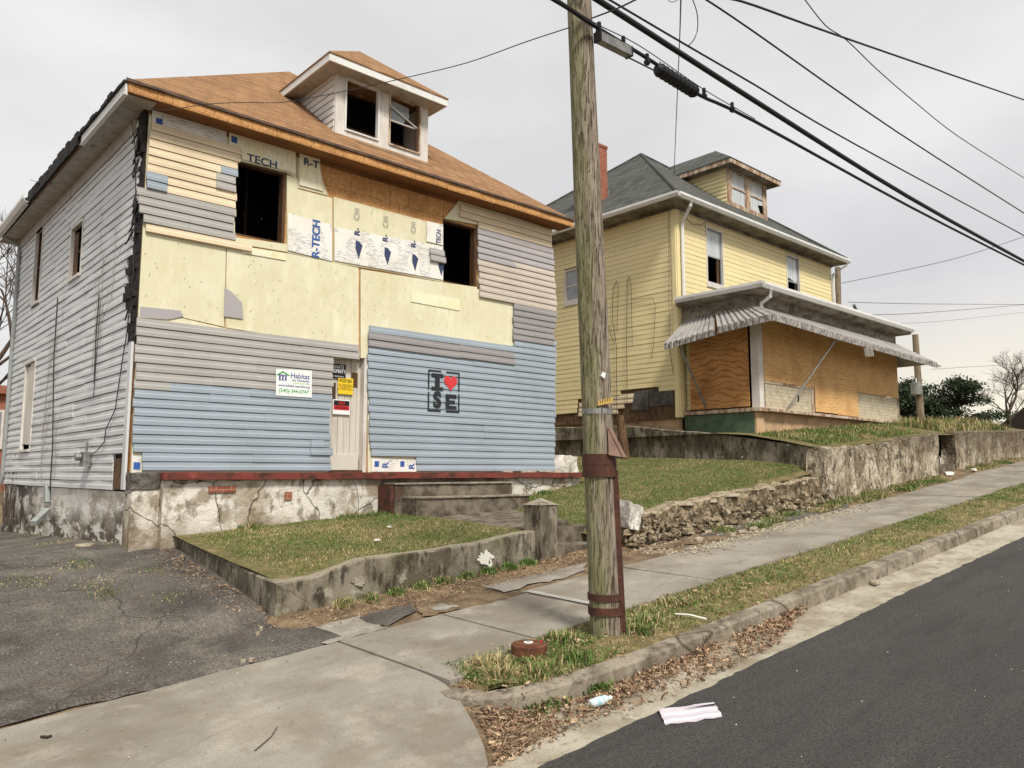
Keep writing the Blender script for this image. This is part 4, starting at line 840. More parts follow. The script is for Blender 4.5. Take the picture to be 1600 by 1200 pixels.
b=MB(); b.tube([(ex0+.55,ey0-.05,ez-.15),(ex0+.55,ey0-.02,ez-.25),(X2+.16,Y2-.12,ez-.55),(X2+.16,Y2-.1,ez-.7),(X2+.16,Y2-.1,6.0),(X2+.16,Y2-.2,5.92)],.045,8); b.build('downspout',m_gut,h2)
b=MB(); b.tube([(ex1-.1,ey0-.05,ez-.15),(ex1-.1,ey0-.02,ez-.22),(X2R-.08,Y2-.1,ez-.5),(X2R-.08,Y2-.1,6.3)],.045,8); b.build('downspout',m_gut,h2)
m2_=(A2[2]-ez)/(A2[1]-ey0); sl2=lambda y:ez+m2_*(y-ey0)
hs=dormer(h2,20.08,22.30,12.42,9.60,10.80,19.72,22.66,12.08,10.92,(21.15,13.5,11.95),sl2,m_yel,m_trimw,m_roof2,m_trimw,m_eavew,.127,.16,.20,15.3)
for i,h in enumerate(hs):
    a,c,e,g=h; y=12.42; b=MB(); t=.04
    for u0,u1,z0,z1 in ((a,a+t,e,g),(c-t,c,e,g),(a+t,c-t,g-t,g),(a+t,c-t,e,e+t),(a+t,c-t,(e+g)/2-.02,(e+g)/2+.02)): b.box(u0,u1,y-.0,y+.05,z0,z1)
    f=b.build('dormer_window_frame',m_trimw,h2); b=MB()
    b.add([(a+t,y+.03,e+t),(c-t,y+.03,e+t),(c-t,y+.03,g-t),(a+t,y+.03,g-t)],[(0,1,2,3)]); b.build('pane',m_curt,f,fix=False)
    if i==1: b=MB(); b.add([(c-.34,y+.02,e+.30),(c-.06,y+.02,e+.34),(c-.06,y+.02,e+.05),(c-.2,y+.02,e+.05)],[(0,1,2,3)]); b.build('broken_pane_hole',m_black,f,fix=False)
b=MB(); b.box(16.45,16.92,14.48,15.1,9.0,11.1); b.box(16.43,16.94,14.46,15.12,11.101,11.18); ch=b.build('chimney',m_brick,rf2)
b=MB(); b.tube([(16.75,14.8,11.15),(16.75,14.8,11.34),(16.85,14.8,11.38)],.05,8); b.build('flue',m_rust,ch)
b=MB(); b.box(16.923,16.97,14.46,15.1,9.6,9.85); b.build('flashing',m_galv,ch)
b=MB(); b.box(22.3,22.7,16.8,17.2,11.2,12.9); b.build('chimney',m_brick,rf2)
# wires on the left wall
def w2(px,rad=.008):
    b=MB(); b.tube([onX(x,y,X2-.07) for x,y in px],rad,5); b.build('loose_wire',m_wire,h2)
w2([(963,440),(958,450),(957,500),(963,540),(964,660)]); w2([(983,430),(980,438),(979,520),(980,648)]); w2([(983,432),(986,445),(988,540)],.006); w2([(963,438),(966,450),(964,520)],.006)
w2([(988,468),(1020,465),(1024,480),(1021,540),(1018,560)],.006); w2([(1045,320),(1045,470),(1046,540),(1052,585)],.006); w2([(945,490),(955,525),(961,540)],.006)
b=MB(); b.tube([onY(x,y,Y2-.07) for x,y in ((1062,332),(1082,350),(1095,352),(1102,347),(1102,357))],.007,5); b.build('loose_wire',m_wire,h2)
# porch
PX0,PX1,PY=16.12,24.05,9.38; PZ=3.08
b=MB(); b.box(PX0,PX1,PY+.05,Y2-.04,2.2,2.99); o=b.build('porch_base',m_peach,h2); rough_mesh(o,.01,4)
b=MB(); b.box(PX0-.03,PX0-.002,PY+.1,Y2-.06,2.3,2.98); b.build('green_skirt',m_green,h2)
b=MB(); b.box(PX0-.08,PX1+.05,PY-.08,Y2-.05,2.995,3.08); b.build('porch_floor_edge',m_trimw,h2)
def post(x,y,w=.16,m=m_trim): b=MB(); b.box(x-w/2,x+w/2,y-w/2,y+w/2,3.081,5.36); b.build('porch_post',m,h2)
post(PX0+.12,PY+.06,.2); post(PX1-.06,PY+.06,.14,m_trimw); post(20.1,PY+.12,.14)
b=MB(); b.box(PX0-.03,PX0-.005,PY+.2,Y2-.25,3.12,5.3); o=b.build('side_plywood',m_plyd,h2)
b=MB(); siding(lambda u,d,z:(PX0+.12-d,u,z),[(Y2-.24,3.1),(Y2-.24,5.7),(Y2-.05,5.7),(Y2-.05,3.1)],0,z00=3.0,jit=0,deep=.02,b=b); b.build('narrow_siding_strip',m_yel,h2)
yy=PY-.02
def pz(x0,x1,z0,z1,m,nm,d=0): b=MB(); b.box(x0,x1,yy-.02-d,yy-d,z0,z1); return b.build(nm,m,h2)
pz(16.36,18.78,3.72,5.3,m_ply,'front_plywood'); pz(18.79,20.02,3.12,5.3,m_ply,'front_plywood',.004); pz(20.03,21.24,3.10,5.3,m_ply,'front_plywood'); pz(21.25,23.98,3.78,5.3,m_ply,'front_plywood',.003)
b=MB(); b.box(16.42,18.74,yy+.0,yy+.06,3.085,3.71); b.build('knee_wall_panel',m_wsh,h2); b=MB(); b.box(21.26,23.88,yy+.0,yy+.06,3.085,3.77); b.build('knee_wall_panel',m_wsh,h2)
b=MB(); b.box(18.62,18.74,yy-.02,yy-.001,3.09,3.70); b.box(16.36,18.61,yy-.015,yy-.001,3.66,3.715); b.box(16.4,24,PY-.16,PY-.09,3.0,3.06); b.build('loose_trim_boards',m_trimw,h2)
b=MB(); p=(17.95,yy-.024,3.42); b.add([(17.92,yy-.004,3.30),(17.99,yy-.004,3.33),(18.0,yy-.004,3.45),(17.94,yy-.004,3.56),(17.93,yy-.004,3.4)],[(0,1,2,3,4)]); b.build('hole_in_panel',m_black,h2,fix=False)
b=MB(); b.box(16.35,24,yy+.35,yy+.4,3.1,5.3); b.build('shade_black_porch',m_black,h2)  # black sheet behind the boards, painted as the porch's inner shade
# frieze beam and porch roof
b=MB(); b.box(PX0-.02,PX0+.12,PY+.0,Y2-.05,5.36,5.72); b.box(PX0+.121,PX1+.0,PY-.02,PY+.12,5.37,5.72); b.build('porch_beam',m_eavew,h2)
qx0,qx1,qy0=15.82,24.40,9.03; qz=5.93
b=MB(); t_=.45; b.add([(qx0,qy0,qz),(qx1,qy0,qz),(qx1,Y2-.06,qz),(qx0,Y2-.06,qz),(qx0+2.2,Y2-.06,qz+t_),(qx1-2.2,Y2-.06,qz+t_)],[(0,1,5,4),(0,4,3),(1,2,5)]); b.add([(qx0,qy0,qz-.03),(qx1,qy0,qz-.03),(qx1,Y2-.06,qz-.03),(qx0,Y2-.06,qz-.03)],[(0,1,2,3)])
for p_,q_ in (((qx0,qy0),(qx1,qy0)),((qx1,qy0),(qx1,Y2-.06)),((qx0,Y2-.06),(qx0,qy0))): b.add([(*p_,qz-.03),(*q_,qz-.03),(*q_,qz),(*p_,qz)],[(0,1,2,3)])
pr=b.build('porch_roof',m_roof2,h2)
b=MB(); gutX(b,qy0-.1,Y2-.1,qx0-.002,qz-.02,.10,.13); gutY(b,qx0-.001,qx1+.02,qy0-.002,qz-.023,.10,.13); b.build('porch_gutter',m_gut,pr)
b=MB(); b.box(qx0,qx0+.025,qy0,Y2-.06,qz-.2,qz-.031); b.box(qx0+.026,qx1,qy0,qy0+.025,qz-.2,qz-.031); b.box(qx0+.026,qx1-.02,qy0+.026,Y2-.07,qz-.22,qz-.20); b.box(qx1-.02,qx1,qy0+.026,Y2-.07,qz-.2,qz-.031); b.build('porch_soffit',m_eavew,pr)
b=MB(); b.tube([(qx0+.35,qy0-.05,qz-.14),(qx0+.4,qy0,qz-.3),(qx0+.42,PY-.1,qz-.42),(qx0+.42,PY-.12,5.35)],.045,8); b.build('porch_downspout',m_gut,h2)
# awning: ribbed metal, left flank and front
b=MB(); aw=h2
def ribbed(b,tl,tr,bl,br,n,h=.03,val=.15,sag=0):
    """pans between ridges; tl/tr top edge, bl/br bottom edge"""
    tl,tr,bl,br=map(Vector,(tl,tr,bl,br)); nrm=(tr-tl).cross(bl-tl).normalized(); nrm=nrm if nrm.z>0 else -nrm; vs=[];fs=[];k=0
    for i in range(n):
        for j,(f,up) in enumerate(((0,0),(.05,1),(.60,1),(.65,0))):
            t=(i+f)/n; a=tl.lerp(tr,t)+nrm*h*up; c=bl.lerp(br,t)+nrm*h*up; c.z-=sag*math.sin(math.pi*t); vs+= [a,c]
            # valance with scalloped bottom
            vs.append(c+Vector((0,0,-val+(.0 if up else .02)))+nrm*0)
    vs+=[tr,br,br+Vector((0,0,-val))]
    m=n*4
    for i in range(m):
        o=i*3; b.mi=1 if i%4==3 else 0; b.add([vs[o],vs[o+3],vs[o+4],vs[o+1]],[(0,1,2,3)])
    b.mi=0; return vs,m
def valance(b,vs,m):
    
    for i in range(m): b.mi=1 if i%4==3 else 0; b.add([vs[i*3+1],vs[i*3+4],vs[i*3+5],vs[i*3+2]],[(0,1,2,3)])
zt,zb_=5.42,4.96; ax0,ay0,ax1=15.20,8.42,24.95
b=MB(); 
segs=[((PX0-.0,Y2-.12,5.36),(PX0-.03,10.45,5.40),(ax0,Y2-.15,4.66),(ax0-.02,9.85,4.83),9),
      ((PX0-.03,10.42,5.41),(PX0-.03,PY-.03,zt),(ax0-.02,9.78,4.86),(ax0,ay0,zb_+.01),9),
      ((PX0-.03,PY-.03,zt),(18.9,PY-.03,zt),(ax0,ay0,zb_+.01),(18.3,ay0,zb_-.07),20),
      ((18.9,PY-.03,zt),(21.8,PY-.03,zt-.01),(18.3,ay0,zb_-.07),(21.9,ay0,4.83),24),
      ((21.8,PY-.03,zt-.01),(PX1+.0,PY-.03,zt-.02),(21.92,ay0,4.82),(24.6,ay0,4.78),20)]
vl=[]
for tl,tr,bl,br,n in segs: vl.append(ribbed(b,tl,tr,bl,br,n))
b.add([(PX1,PY-.03,zt-.02),(24.6,ay0,4.78),(24.6,Y2-.5,4.78),(PX1,Y2-.1,zt-.02)],[(0,1,2,3)])
m_awd=M('dark_awning_channel',C(140,135,129),[nz(C(104,99,94),9,.45,.6,.8)],rough=.7)  # darker colour for the channels between the ridges
from functools import partial
awn=b.build('porch_awning',[m_awn,m_awd],h2,fix=False); weld(awn)
b=MB()
for v,m in vl: valance(b,v,m)
weld(b.build('awning_valance',[m_val,m_awd],awn,fix=False))
b=MB(); b.beam((ax0+.03,Y2-.2,4.62),(ax0+.03,ay0+.03,4.88),.03); b.beam((ax0+.03,ay0+.03,4.88),(ax1-.03,ay0+.03,4.74),.03)
b.build('awning_frame',m_galv,awn)
for a,c in (((ax0+.03,10.9,4.66),(PX0-.04,10.75,3.16)),((18.3,ay0+.05,4.84),(17.35,yy-.04,3.12))):
    b=MB(); b.beam(a,c,.05,.03); b.build('awning_brace',m_galv,awn)
b=MB()
for px in (1353,1360): p=onY(px,549,8.4); b.beam((p[0],8.4,p[2]+.08),(p[0]+.08,8.4,p[2]-.12),.1,.01)
b.build('hanging_valance_tabs',m_pw,awn)
b=MB(); p=onY(1337,483,10.5); b.tube([(p[0],10.5,p[2]-.25),(p[0],10.5,p[2]),(p[0]-.12,10.5,p[2]+.12)],.05,8); b.build('roof_vent_elbow',m_galv,pr)
# ================================================================ WALLS, STEPS
def wallstrip(pts,th,side=(0,1),bot=-.3,step=.35,cap=None):
    """pts: (x,y,ztop,zbase) along the face; thickness to side; returns builder"""
    b=MB(); V=[];Fc=[]; P_=[]
    for i in range(len(pts)-1):
        a=Vector(pts[i]); c=Vector(pts[i+1]); n=max(1,int((c-a).length/step))
        for k in range(n): P_.append(a.lerp(c,k/n))
    P_.append(Vector(pts[-1])); m=0
    for p in P_:
        x,y,zt_,zb_=p; zb_-=.25; dx,dy=side[0]*th,side[1]*th
        prof=[(0,zb_),(0,zb_+(zt_-zb_)*.35),(0,zb_+(zt_-zb_)*.7),(0,zt_-.02),(.1,zt_),(.5,zt_+.005),(.9,zt_),(1,zt_-.03),(1,zb_)]; m=len(prof)
        for f,z in prof: V.append((x+dx*f,y+dy*f,z))
    n=len(P_)
    for i in range(n-1):
        for k in range(m): Fc.append((i*m+k,i*m+(k+1)%m,(i+1)*m+(k+1)%m,(i+1)*m+k))
    Fc+= [tuple(range(m)),tuple(range(n*m-1,(n-1)*m-1,-1))]
    b.add(V,Fc); return b
# planter wall: left leg and dipping front leg
pw=thing('garden_wall','low stained concrete wall dipping at its corner around the front lawn','wall',(3.8,7.9,0))
b=wallstrip([(3.95,11.3,.70,.45),(3.93,10.3,.60,.35),(3.90,9.2,.50,.22),(3.86,8.4,.45,.1),(3.80,7.87,.44,.03)],.22,(1,0)); rough_mesh(b.build('side_section',m_wallc,pw),.012,1,3)
b=wallstrip([(3.78,7.85,.44,.03),(4.2,7.82,.475,.07),(4.5,7.82,.55,.1),(4.78,7.82,.625,.12),(5.46,7.82,.635,.18),(6.5,7.82,.70,.25),(7.28,7.82,.79,.3),(7.52,7.82,.80,.3)],.20,(0,1),step=.18); rough_mesh(b.build('front_section',m_wallc,pw),.010,1,3)
rr_=random.Random(77)
for (cx_,cz_,w_,h_,nm) in ((6.62,.50,.14,.10,1),(6.70,.41,.035,.10,1),(4.75,.37,.10,.06,0)):
    pts=[]
    for i in range(64): a_=2*math.pi*i/64; k_=.8+.45*noisez(math.cos(a_)*1.7+cx_,math.sin(a_)*1.7+cz_,1.4)+rr_.uniform(-.09,.09); pts.append((cx_+math.cos(a_)*w_*k_,7.808,cz_+math.sin(a_)*h_*k_))
    b=MB(); b.prism(pts,(0,.02,0)); b.build('flaked_white_paint',m_wchip if nm else m_walltop,pw)
pi=thing('gate_pier','square concrete pier with a shallow pyramid cap at the end of the garden wall','pier',(7.69,7.9,.3))
b=MB(); b.box(7.53,7.86,7.73,8.06,.1,1.15); rough_mesh(b.build('shaft',m_wallc,pi),.008,5,4)
b=MB(); c=[(7.515,7.715,1.151),(7.875,7.715,1.151),(7.875,8.075,1.151),(7.515,8.075,1.151)]; b.add(c+[(7.695,7.895,1.245)],[(0,3,2,1),(0,1,4),(1,2,4),(2,3,4),(3,0,4)]); b.build('pyramid_cap',m_walltop,pi)
# entry steps from the sidewalk
b=MB(); b.box(7.87,9.12,7.80,8.2,.1,.56); b.box(7.88,9.10,8.2,8.55,.1,.79)
o=rough_mesh(b.build('entry_steps',m_stepc),.010,5,3); tag(o,'two grimy concrete steps up from the sidewalk behind the utility pole','steps')
# broken low wall of the side lawn
b=wallstrip([(9.2,7.62,.90,.5),(10.0,7.62,1.0,.6),(10.52,7.62,1.09,.65),(11.4,7.62,1.17,.7),(12.2,7.62,1.25,.8),(13.4,7.60,1.35,.9),(14.6,7.58,1.45,.97),(15.5,7.58,1.53,1.0)],.34,(0,1),step=.2)
o=rough_mesh(b.build('broken_lawn_wall',m_brk),.045,2,3.0); tag(o,'low crumbling rubble wall edging the green side lawn by the sidewalk','wall')
r=random.Random(12)
def slab(x,y,z,sx,sy,h,rz,m,name='broken_slab',label=None,group=None,tilt=.1):
    b=MB(); n=r.randint(5,7); pts=[(math.cos(2*math.pi*i/n+r.uniform(-.3,.3))*sx*r.uniform(.75,1.05),math.sin(2*math.pi*i/n+r.uniform(-.3,.3))*sy*r.uniform(.75,1.05)) for i in range(n)]
    T_=Matrix.Translation((x,y,z))@Matrix.Rotation(rz,4,'Z')@Matrix.Rotation(r.uniform(-tilt,tilt),4,'X')@Matrix.Rotation(r.uniform(-tilt,tilt),4,'Y')
    b.add([T_@Vector((p[0],p[1],0)) for p in pts]+[T_@Vector((p[0]*.93,p[1]*.93,h)) for p in pts],[tuple(range(n)),tuple(range(n,2*n))]+[(i,(i+1)%n,n+(i+1)%n,n+i) for i in range(n)])
    o=b.build(name,m); 
    if label: tag(o,label,'slab',group)
    return o
G1='broken capping slabs lying on the rubble wall'
for (px,py,w),lb in zip(((1060,779,.42),(1100,774,.3),(1128,766,.36),(1190,757,.3),(1240,748,.38),(1275,740,.3)),('largest capping slab, on the rubble wall nearest the pole','second capping slab from the pole, on the rubble wall','third capping slab from the pole, on the rubble wall','fourth capping slab from the pole, on the rubble wall','fifth capping slab, on the rubble wall near the tall retaining wall','last capping slab, where the rubble wall meets the tall retaining wall')):
    p=onY(px,py,7.8); slab(p[0],7.76,p[2]-.105,w,.24,.06,r.uniform(-.2,.2),m_stone,'capping_slab',lb,G1,.06)
b=MB(); p=onY(978,803,7.62); b.hexa([(p[0]-.14,7.45,p[2]-.2),(p[0]+.05,7.42,p[2]-.24),(p[0]+.1,7.75,p[2]-.2),(p[0]-.14,7.75,p[2]-.2)],[(p[0]-.17,7.42,p[2]+.20),(p[0]+.2,7.44,p[2]+.10),(p[0]+.2,7.8,p[2]+.13),(p[0]-.17,7.8,p[2]+.22)])
o=rough_mesh(b.build('painted_concrete_block',m_peel),.03,3,5); tag(o,'broken white painted concrete block beside the utility pole','block')
# retaining walls
b=wallstrip([(15.30,7.45,2.07,1.0),(16.5,7.45,2.14,1.07),(18.1,7.45,2.28,1.2),(20,7.45,2.45,1.4),(21.45,7.45,2.58,1.6)],.4,(0,1),step=.25)
o=rough_mesh(b.build('retaining_wall',m_ret),.055,2,2.2); tag(o,'tall old streaked retaining wall in front of the boarded porch','wall')
b=wallstrip([(22.9,7.5,2.66,1.75),(25,7.5,2.78,1.9),(29,7.5,2.92,2.1),(40,7.5,3.2,2.4),(52,7.5,3.3,2.5)],.4,(0,1),step=.4)
o=rough_mesh(b.build('retaining_wall',m_ret),.05,2,2.2,5); tag(o,'far retaining wall beyond the gap with the little steps, at the right edge','wall')
b=wallstrip([(15.55,7.75,2.12,1.2),(15.6,9.2,2.33,1.5),(15.6,10.5,2.52,1.7),(15.6,12.8,2.78,1.9),(15.6,15.5,2.86,2.0),(15.6,20,2.9,2.0)],.25,(1,0),step=.4)
o=rough_mesh(b.build('lot_divider_wall',m_wallc),.02,2,2); tag(o,'mossy concrete wall sloping between the side lawn and the yellow house','wall')
st=thing('gap_steps','small concrete steps in the gap between the two retaining walls','steps',(22,7.8,1.7))
for i in range(4): b=MB(); b.box(21.55,22.7,7.5+.35*i,7.95+.35*i,1.2,1.82+.22*i); rough_mesh(b.build('step',m_stepc,st),.01,2,3)
b=MB(); b.box(21.5,22.95,9.0,9.1,1.6,2.6); b.build('back_riser',m_stepc,st)
# plaster debris near the slab end and post
b=MB(); b.box(12.15,12.9,12.0,12.6,1.3,1.95); o=rough_mesh(b.build('plaster_lump',m_peel),.10,5,2.6); tag(o,'large whitish plaster lump behind the end of the red slab','rubble')
G2='plaster fragments on the red slab'
for i,(px,w) in enumerate(((790,.16),(822,.22),(850,.18),(868,.2))):
    p=onY(px,737,11.45); slab(p[0],11.40,1.60,w,.12,.03,0,m_stone,'plaster_fragment',('smallest flat fragment on the red slab under the siding','widest flat fragment on the red slab, under the blue siding corner','flat fragment on the red slab just left of the siding corner','last flat fragment on the red slab, right of the siding corner')[i],G2,.05)
b=MB(); a=onX(978,716,15.35); c=onX(968,650,15.35); b.tube([(a[0],a[1],a[2]-.1),a,c],[.12,.12,.10],9); o=rough_mesh(b.build('wooden_stump_post',m_brownb),.015,1,4); tag(o,'dark leaning wooden post against the wall between the lots','post')
r=random.Random(22)
# ================================================================ UTILITY POLE
pb_=onG(948,990); PYY=pb_[1]; tp=onY(905,0,PYY); bx=pb_[0]
ax_=Vector((tp[0]-bx,0,tp[2]-pb_[2])).normalized()
up_=thing('utility_pole','weathered wooden utility pole leaning left with rusty metal bands','utility pole',(bx,PYY,pb_[2]))
def pp(h): return Vector((bx,PYY,pb_[2]))+ax_*h
from mathutils import noise as _n
b=MB(); V=[];Fc=[]; ns=36; hs_=[-.3+.07*i for i in range(160)]; Hh=8.6
for h in hs_:
    rad=.150-.0052*h if h>0 else .152
    for k in range(ns):
        a=2*math.pi*k/ns; d=1+.05*_n.noise(Vector((math.cos(a)*2.2,math.sin(a)*2.2,h*.35)))+.03*_n.noise(Vector((math.cos(a)*9,math.sin(a)*9,h*.5)))
        V.append(pp(h)+Vector((math.cos(a)*rad*d,math.sin(a)*rad*d,0)))
for i in range(len(hs_)-1):
    for k in range(ns): Fc.append((i*ns+k,i*ns+(k+1)%ns,(i+1)*ns+(k+1)%ns,(i+1)*ns+k))
Fc.append(tuple(range((len(hs_)-1)*ns,len(hs_)*ns))); b.add(V,Fc); b.build('pole_shaft',m_pole,up_,smooth=True)
def hz(py): # height on pole of photo row
    best=min((abs(py-pj(pp(h))[1]),h) for h in [i*.01 for i in range(0,900)]); return best[1]
def pj(p):
    X,Y,Z=p; Z-=H; h=X*fw[0]+Y*fw[1]; u=X*rt[0]+Y*rt[1]; d=h*math.cos(P)+Z*math.sin(P); v=-h*math.sin(P)+Z*math.cos(P); return (800+F*u/d,600-F*v/d)
def band(y0,y1,ex,m,nm,xo=0):
    a,c=hz(y1),hz(y0); b=MB(); V=[];Fc=[]
    for h in (a,c):
        for rr in (.150-.0052*h+ex,.150-.0052*h+ex-.012):
            for k in range(28): t=2*math.pi*k/28; V.append(pp(h)+Vector((math.cos(t)*rr,math.sin(t)*rr,0)))
    for k in range(28):
        q=(k+1)%28; Fc+= [(k,q,56+q,56+k),(28+k,84+k,84+q,28+q),(k,28+k,28+q,q),(56+k,56+q,84+q,84+k)]
    b.add(V,Fc); return b.build(nm,m,up_)
band(710,745,.016,m_rust,'metal_band'); band(720,726,.019,m_rust,'band_rim'); band(736,745,.022,m_rust,'band_rim'); band(925,936,.014,m_rust,'metal_band'); band(947,958,.014,m_rust,'metal_band'); band(640,648,.004,m_galv,'wire_band')
b=MB(); dr_=Vector((rt[0],rt[1],0)); 
for (h0,h1_) in ((-.05,hz(735)),): 
    a=pp(h0)+dr_*.135-Vector((fw[0],fw[1],0))*.05; c=pp(h1_)+dr_*.125-Vector((fw[0],fw[1],0))*.05; b.beam(a,c,.07,.07,up=(fw[0],fw[1],0))
b.build('rusty_cable_guard',m_rust,up_)
b=MB(); a=hz(714);c=hz(670); fwd=Vector((fw[0],fw[1],0)); p0=pp(c)+dr_*.08-fwd*.11; p1=pp(a)+dr_*.20-fwd*.14; p2=pp(a+.02)+dr_*.07-fwd*.15
b.prism([p0,p1,p2],(-fwd*.02+dr_*.0)); b.prism([p0,p0+dr_*.035,p1+dr_*.03,p1],-fwd*.03); b.build('bent_metal_flap',M('faded_brown_flap',C(140,112,98),[nz(C(110,84,72),5,.45,.6,.7)],rough=.7),up_)
tagm=M('yellow_tag',C(196,164,90))
b=MB(); a=hz(632); q=pp(a)-fwd*.152+dr_*.06; b.prism([q-dr_*.07-Vector((0,0,.03)),q+dr_*.07+Vector((0,0,.0)),q+dr_*.07+Vector((0,0,.05)),q-dr_*.06+Vector((0,0,.02))],-fwd*.004); tg=b.build('yellow_pole_tag',tagm,up_)
for i in range(5):
    b=MB(); q2=q-dr_*(.045-.022*i)-fwd*.006+Vector((0,0,.006+.006*i)); b.beam(q2-Vector((0,0,.014)),q2+Vector((0,0,.014)),.005,.003); b.build('tag_digit',m_pb,tg)
b=MB(); a=hz(590); q=pp(a)-fwd*.150+dr_*.05; b.prism([q+dr_*-.02,q+dr_*.015+Vector((0,0,-.03)),q+dr_*.03+Vector((0,0,.02)),q+Vector((0,0,.035))],-fwd*.004); b.build('torn_paper_scrap',m_pw,up_)
# ================================================================ CABLES
def cable(px,Y,rad,label,ext0=None,ext1=None,name='overhead_cable',group='overhead cables along the street',m=None,cat='cable',fine=4):
    pts=[Vector(onY(x,y,Y)) if not isinstance(Y,(list,tuple)) else Vector(onY(x,y,Y[i])) for i,(x,y) in enumerate(px)]
    e0=pts[0]+(pts[0]-pts[1]).normalized()*ext0 if ext0 else None; e1=None
    if ext1: d=(pts[-1]-pts[-2]).normalized(); d.z*=.8; e1=pts[-1]+d*ext1
    # Catmull-Rom smoothing
    out=[]
    for i in range(len(pts)-1):
        p0=pts[max(i-1,0)];p1=pts[i];p2=pts[i+1];p3=pts[min(i+2,len(pts)-1)]
        for k in range(fine):
            t=k/fine; out.append(.5*((2*p1)+(-p0+p2)*t+(2*p0-5*p1+4*p2-p3)*t*t+(-p0+3*p1-3*p2+p3)*t**3))
    out.append(pts[-1]); out=([e0] if e0 else [])+out+([e1] if e1 else []); b=MB(); b.tube(out,rad,8); o=b.build(name,m or m_cable,smooth=True); return tag(o,label,cat,group)
CY=PYY-.25
cable([(922,-8),(1180,158),(1420,308),(1600,408)],CY,.030,'thickest black cable crossing from the pole top to the right edge',9,40)
cable([(840,-15),(886,12),(928,40),(1025,100),(1090,147),(1180,190),(1420,322),(1600,414)],CY+.06,.019,'black cable carrying the splice boxes beside the pole',9,40)
cable([(845,-20),(926,34),(1000,72),(1100,140),(1180,186)],CY+.02,.005,'thin support strand above the cable with the splice boxes',6,None,m=m_wire)
cable([(946,-4),(1075,72),(1180,133),(1330,222),(1600,368)],CY+.12,.011,'medium cable just above the thickest black cable',9,40)
cable([(1098,-4),(1180,51),(1400,205),(1600,333)],CY-.4,.010,'cable third from the top at the right edge',None,40) 
cable([(1140,-2),(1180,9),(1322,60),(1600,156)],CY-1.4,.010,'uppermost dark cable crossing the top right sky',12,25)
cable([(1255,-4),(1290,40),(1322,62),(1372,110),(1430,160),(1500,215),(1600,278)],CY-.9,.006,'thin twisted cable crossing the uppermost cable at the top right',6,40)
b=MB()
# lashing clips on the splice cable
for x,y in ((936,44),(974,66),(1011,93),(1100,146),(1144,168)):
    p=Vector(onY(x,y,CY+.05)); b=MB(); b.beam(p+Vector((0,0,.06)),p-Vector((0,0,.05)),.03,.03); b.tube([p+Vector((-.02,0,-.03)),p+Vector((.02,0,-.03))],.03,8); tag(b.build('cable_clip',m_cable),'small clip on the splice cable, '+{936:'nearest the pole',974:'above the grey box',1011:'between the grey box and the black case',1100:'just past the black case',1144:'farthest from the pole'}[x],'clip','clips on the splice cable')
cable([(890,43),(820,66),(730,98),(640,120),(560,138),(500,150),(440,160),(380,160),(320,163),(260,172),(226,165)],[PYY,5.6,6.7,7.8,8.7,9.4,10.0,10.5,10.9,11.1,11.3],.0055,'thin service wire sagging from the pole to the corner of the patchwork house',group='service wires',name='service_wire',m=m_wire)
cable([(926,28),(965,13),(1000,-4)],[PYY,PYY-.6,PYY-1.3],.008,'short wire leaving the pole to the upper right beside the thick cable',None,8,group='service wires',name='service_wire',m=m_wire)
cable([(1064,-6),(1062,60),(1059,130),(1053,275)],[CY-.5,6.2,8.0,11.2],.008,'near vertical wire dropping to the corner of the yellow house roof',3,None,group='service wires',name='service_wire',m=m_wire)
cable([(1081,-4),(1089,20),(1090,45),(1084,62),(1076,71)],CY+.11,.006,'looped thin wire hanging onto the medium cable at the top',2,None,group='service wires',name='service_wire',m=m_wire)
cable([(1042,-5),(1046,2),(1052,3),(1058,0),(1060,-5)],CY+.11,.004,'tiny wire loop at the top edge beside the vertical wire',None,None,group='service wires',name='service_wire',m=m_wire)
FY=[26,20,16,14]
cable([(1312,443),(1400,425),(1500,402),(1600,370)],[17,14,12,10],.012,'wire rising to the right from behind the yellow house',None,12,group='distant wires',name='distant_wire',m=m_wire)
cable([(1325,472),(1460,475),(1700,476)],22,.018,'highest of the three level wires right of the porch roof',None,5,group='distant wires',name='distant_wire',m=m_wire)
cable([(1350,492),(1440,489),(1600,476),(1680,469)],20,.016,'middle of the three wires right of the porch roof',None,5,group='distant wires',name='distant_wire',m=m_wire)
cable([(1395,506),(1480,501),(1600,488),(1680,480)],20.5,.010,'lowest of the three wires right of the porch roof',None,5,group='distant wires',name='distant_wire',m=m_wire)
cable([(1455,577),(1520,573),(1600,568),(1680,563)],24,.014,'wire just above the evergreens at the right',None,5,group='distant wires',name='distant_wire',m=m_wire)
cable([(1440,612),(1520,611),(1600,609),(1680,607)],24,.012,'wire crossing in front of the evergreens and bare tree',None,5,group='distant wires',name='distant_wire',m=m_wire)
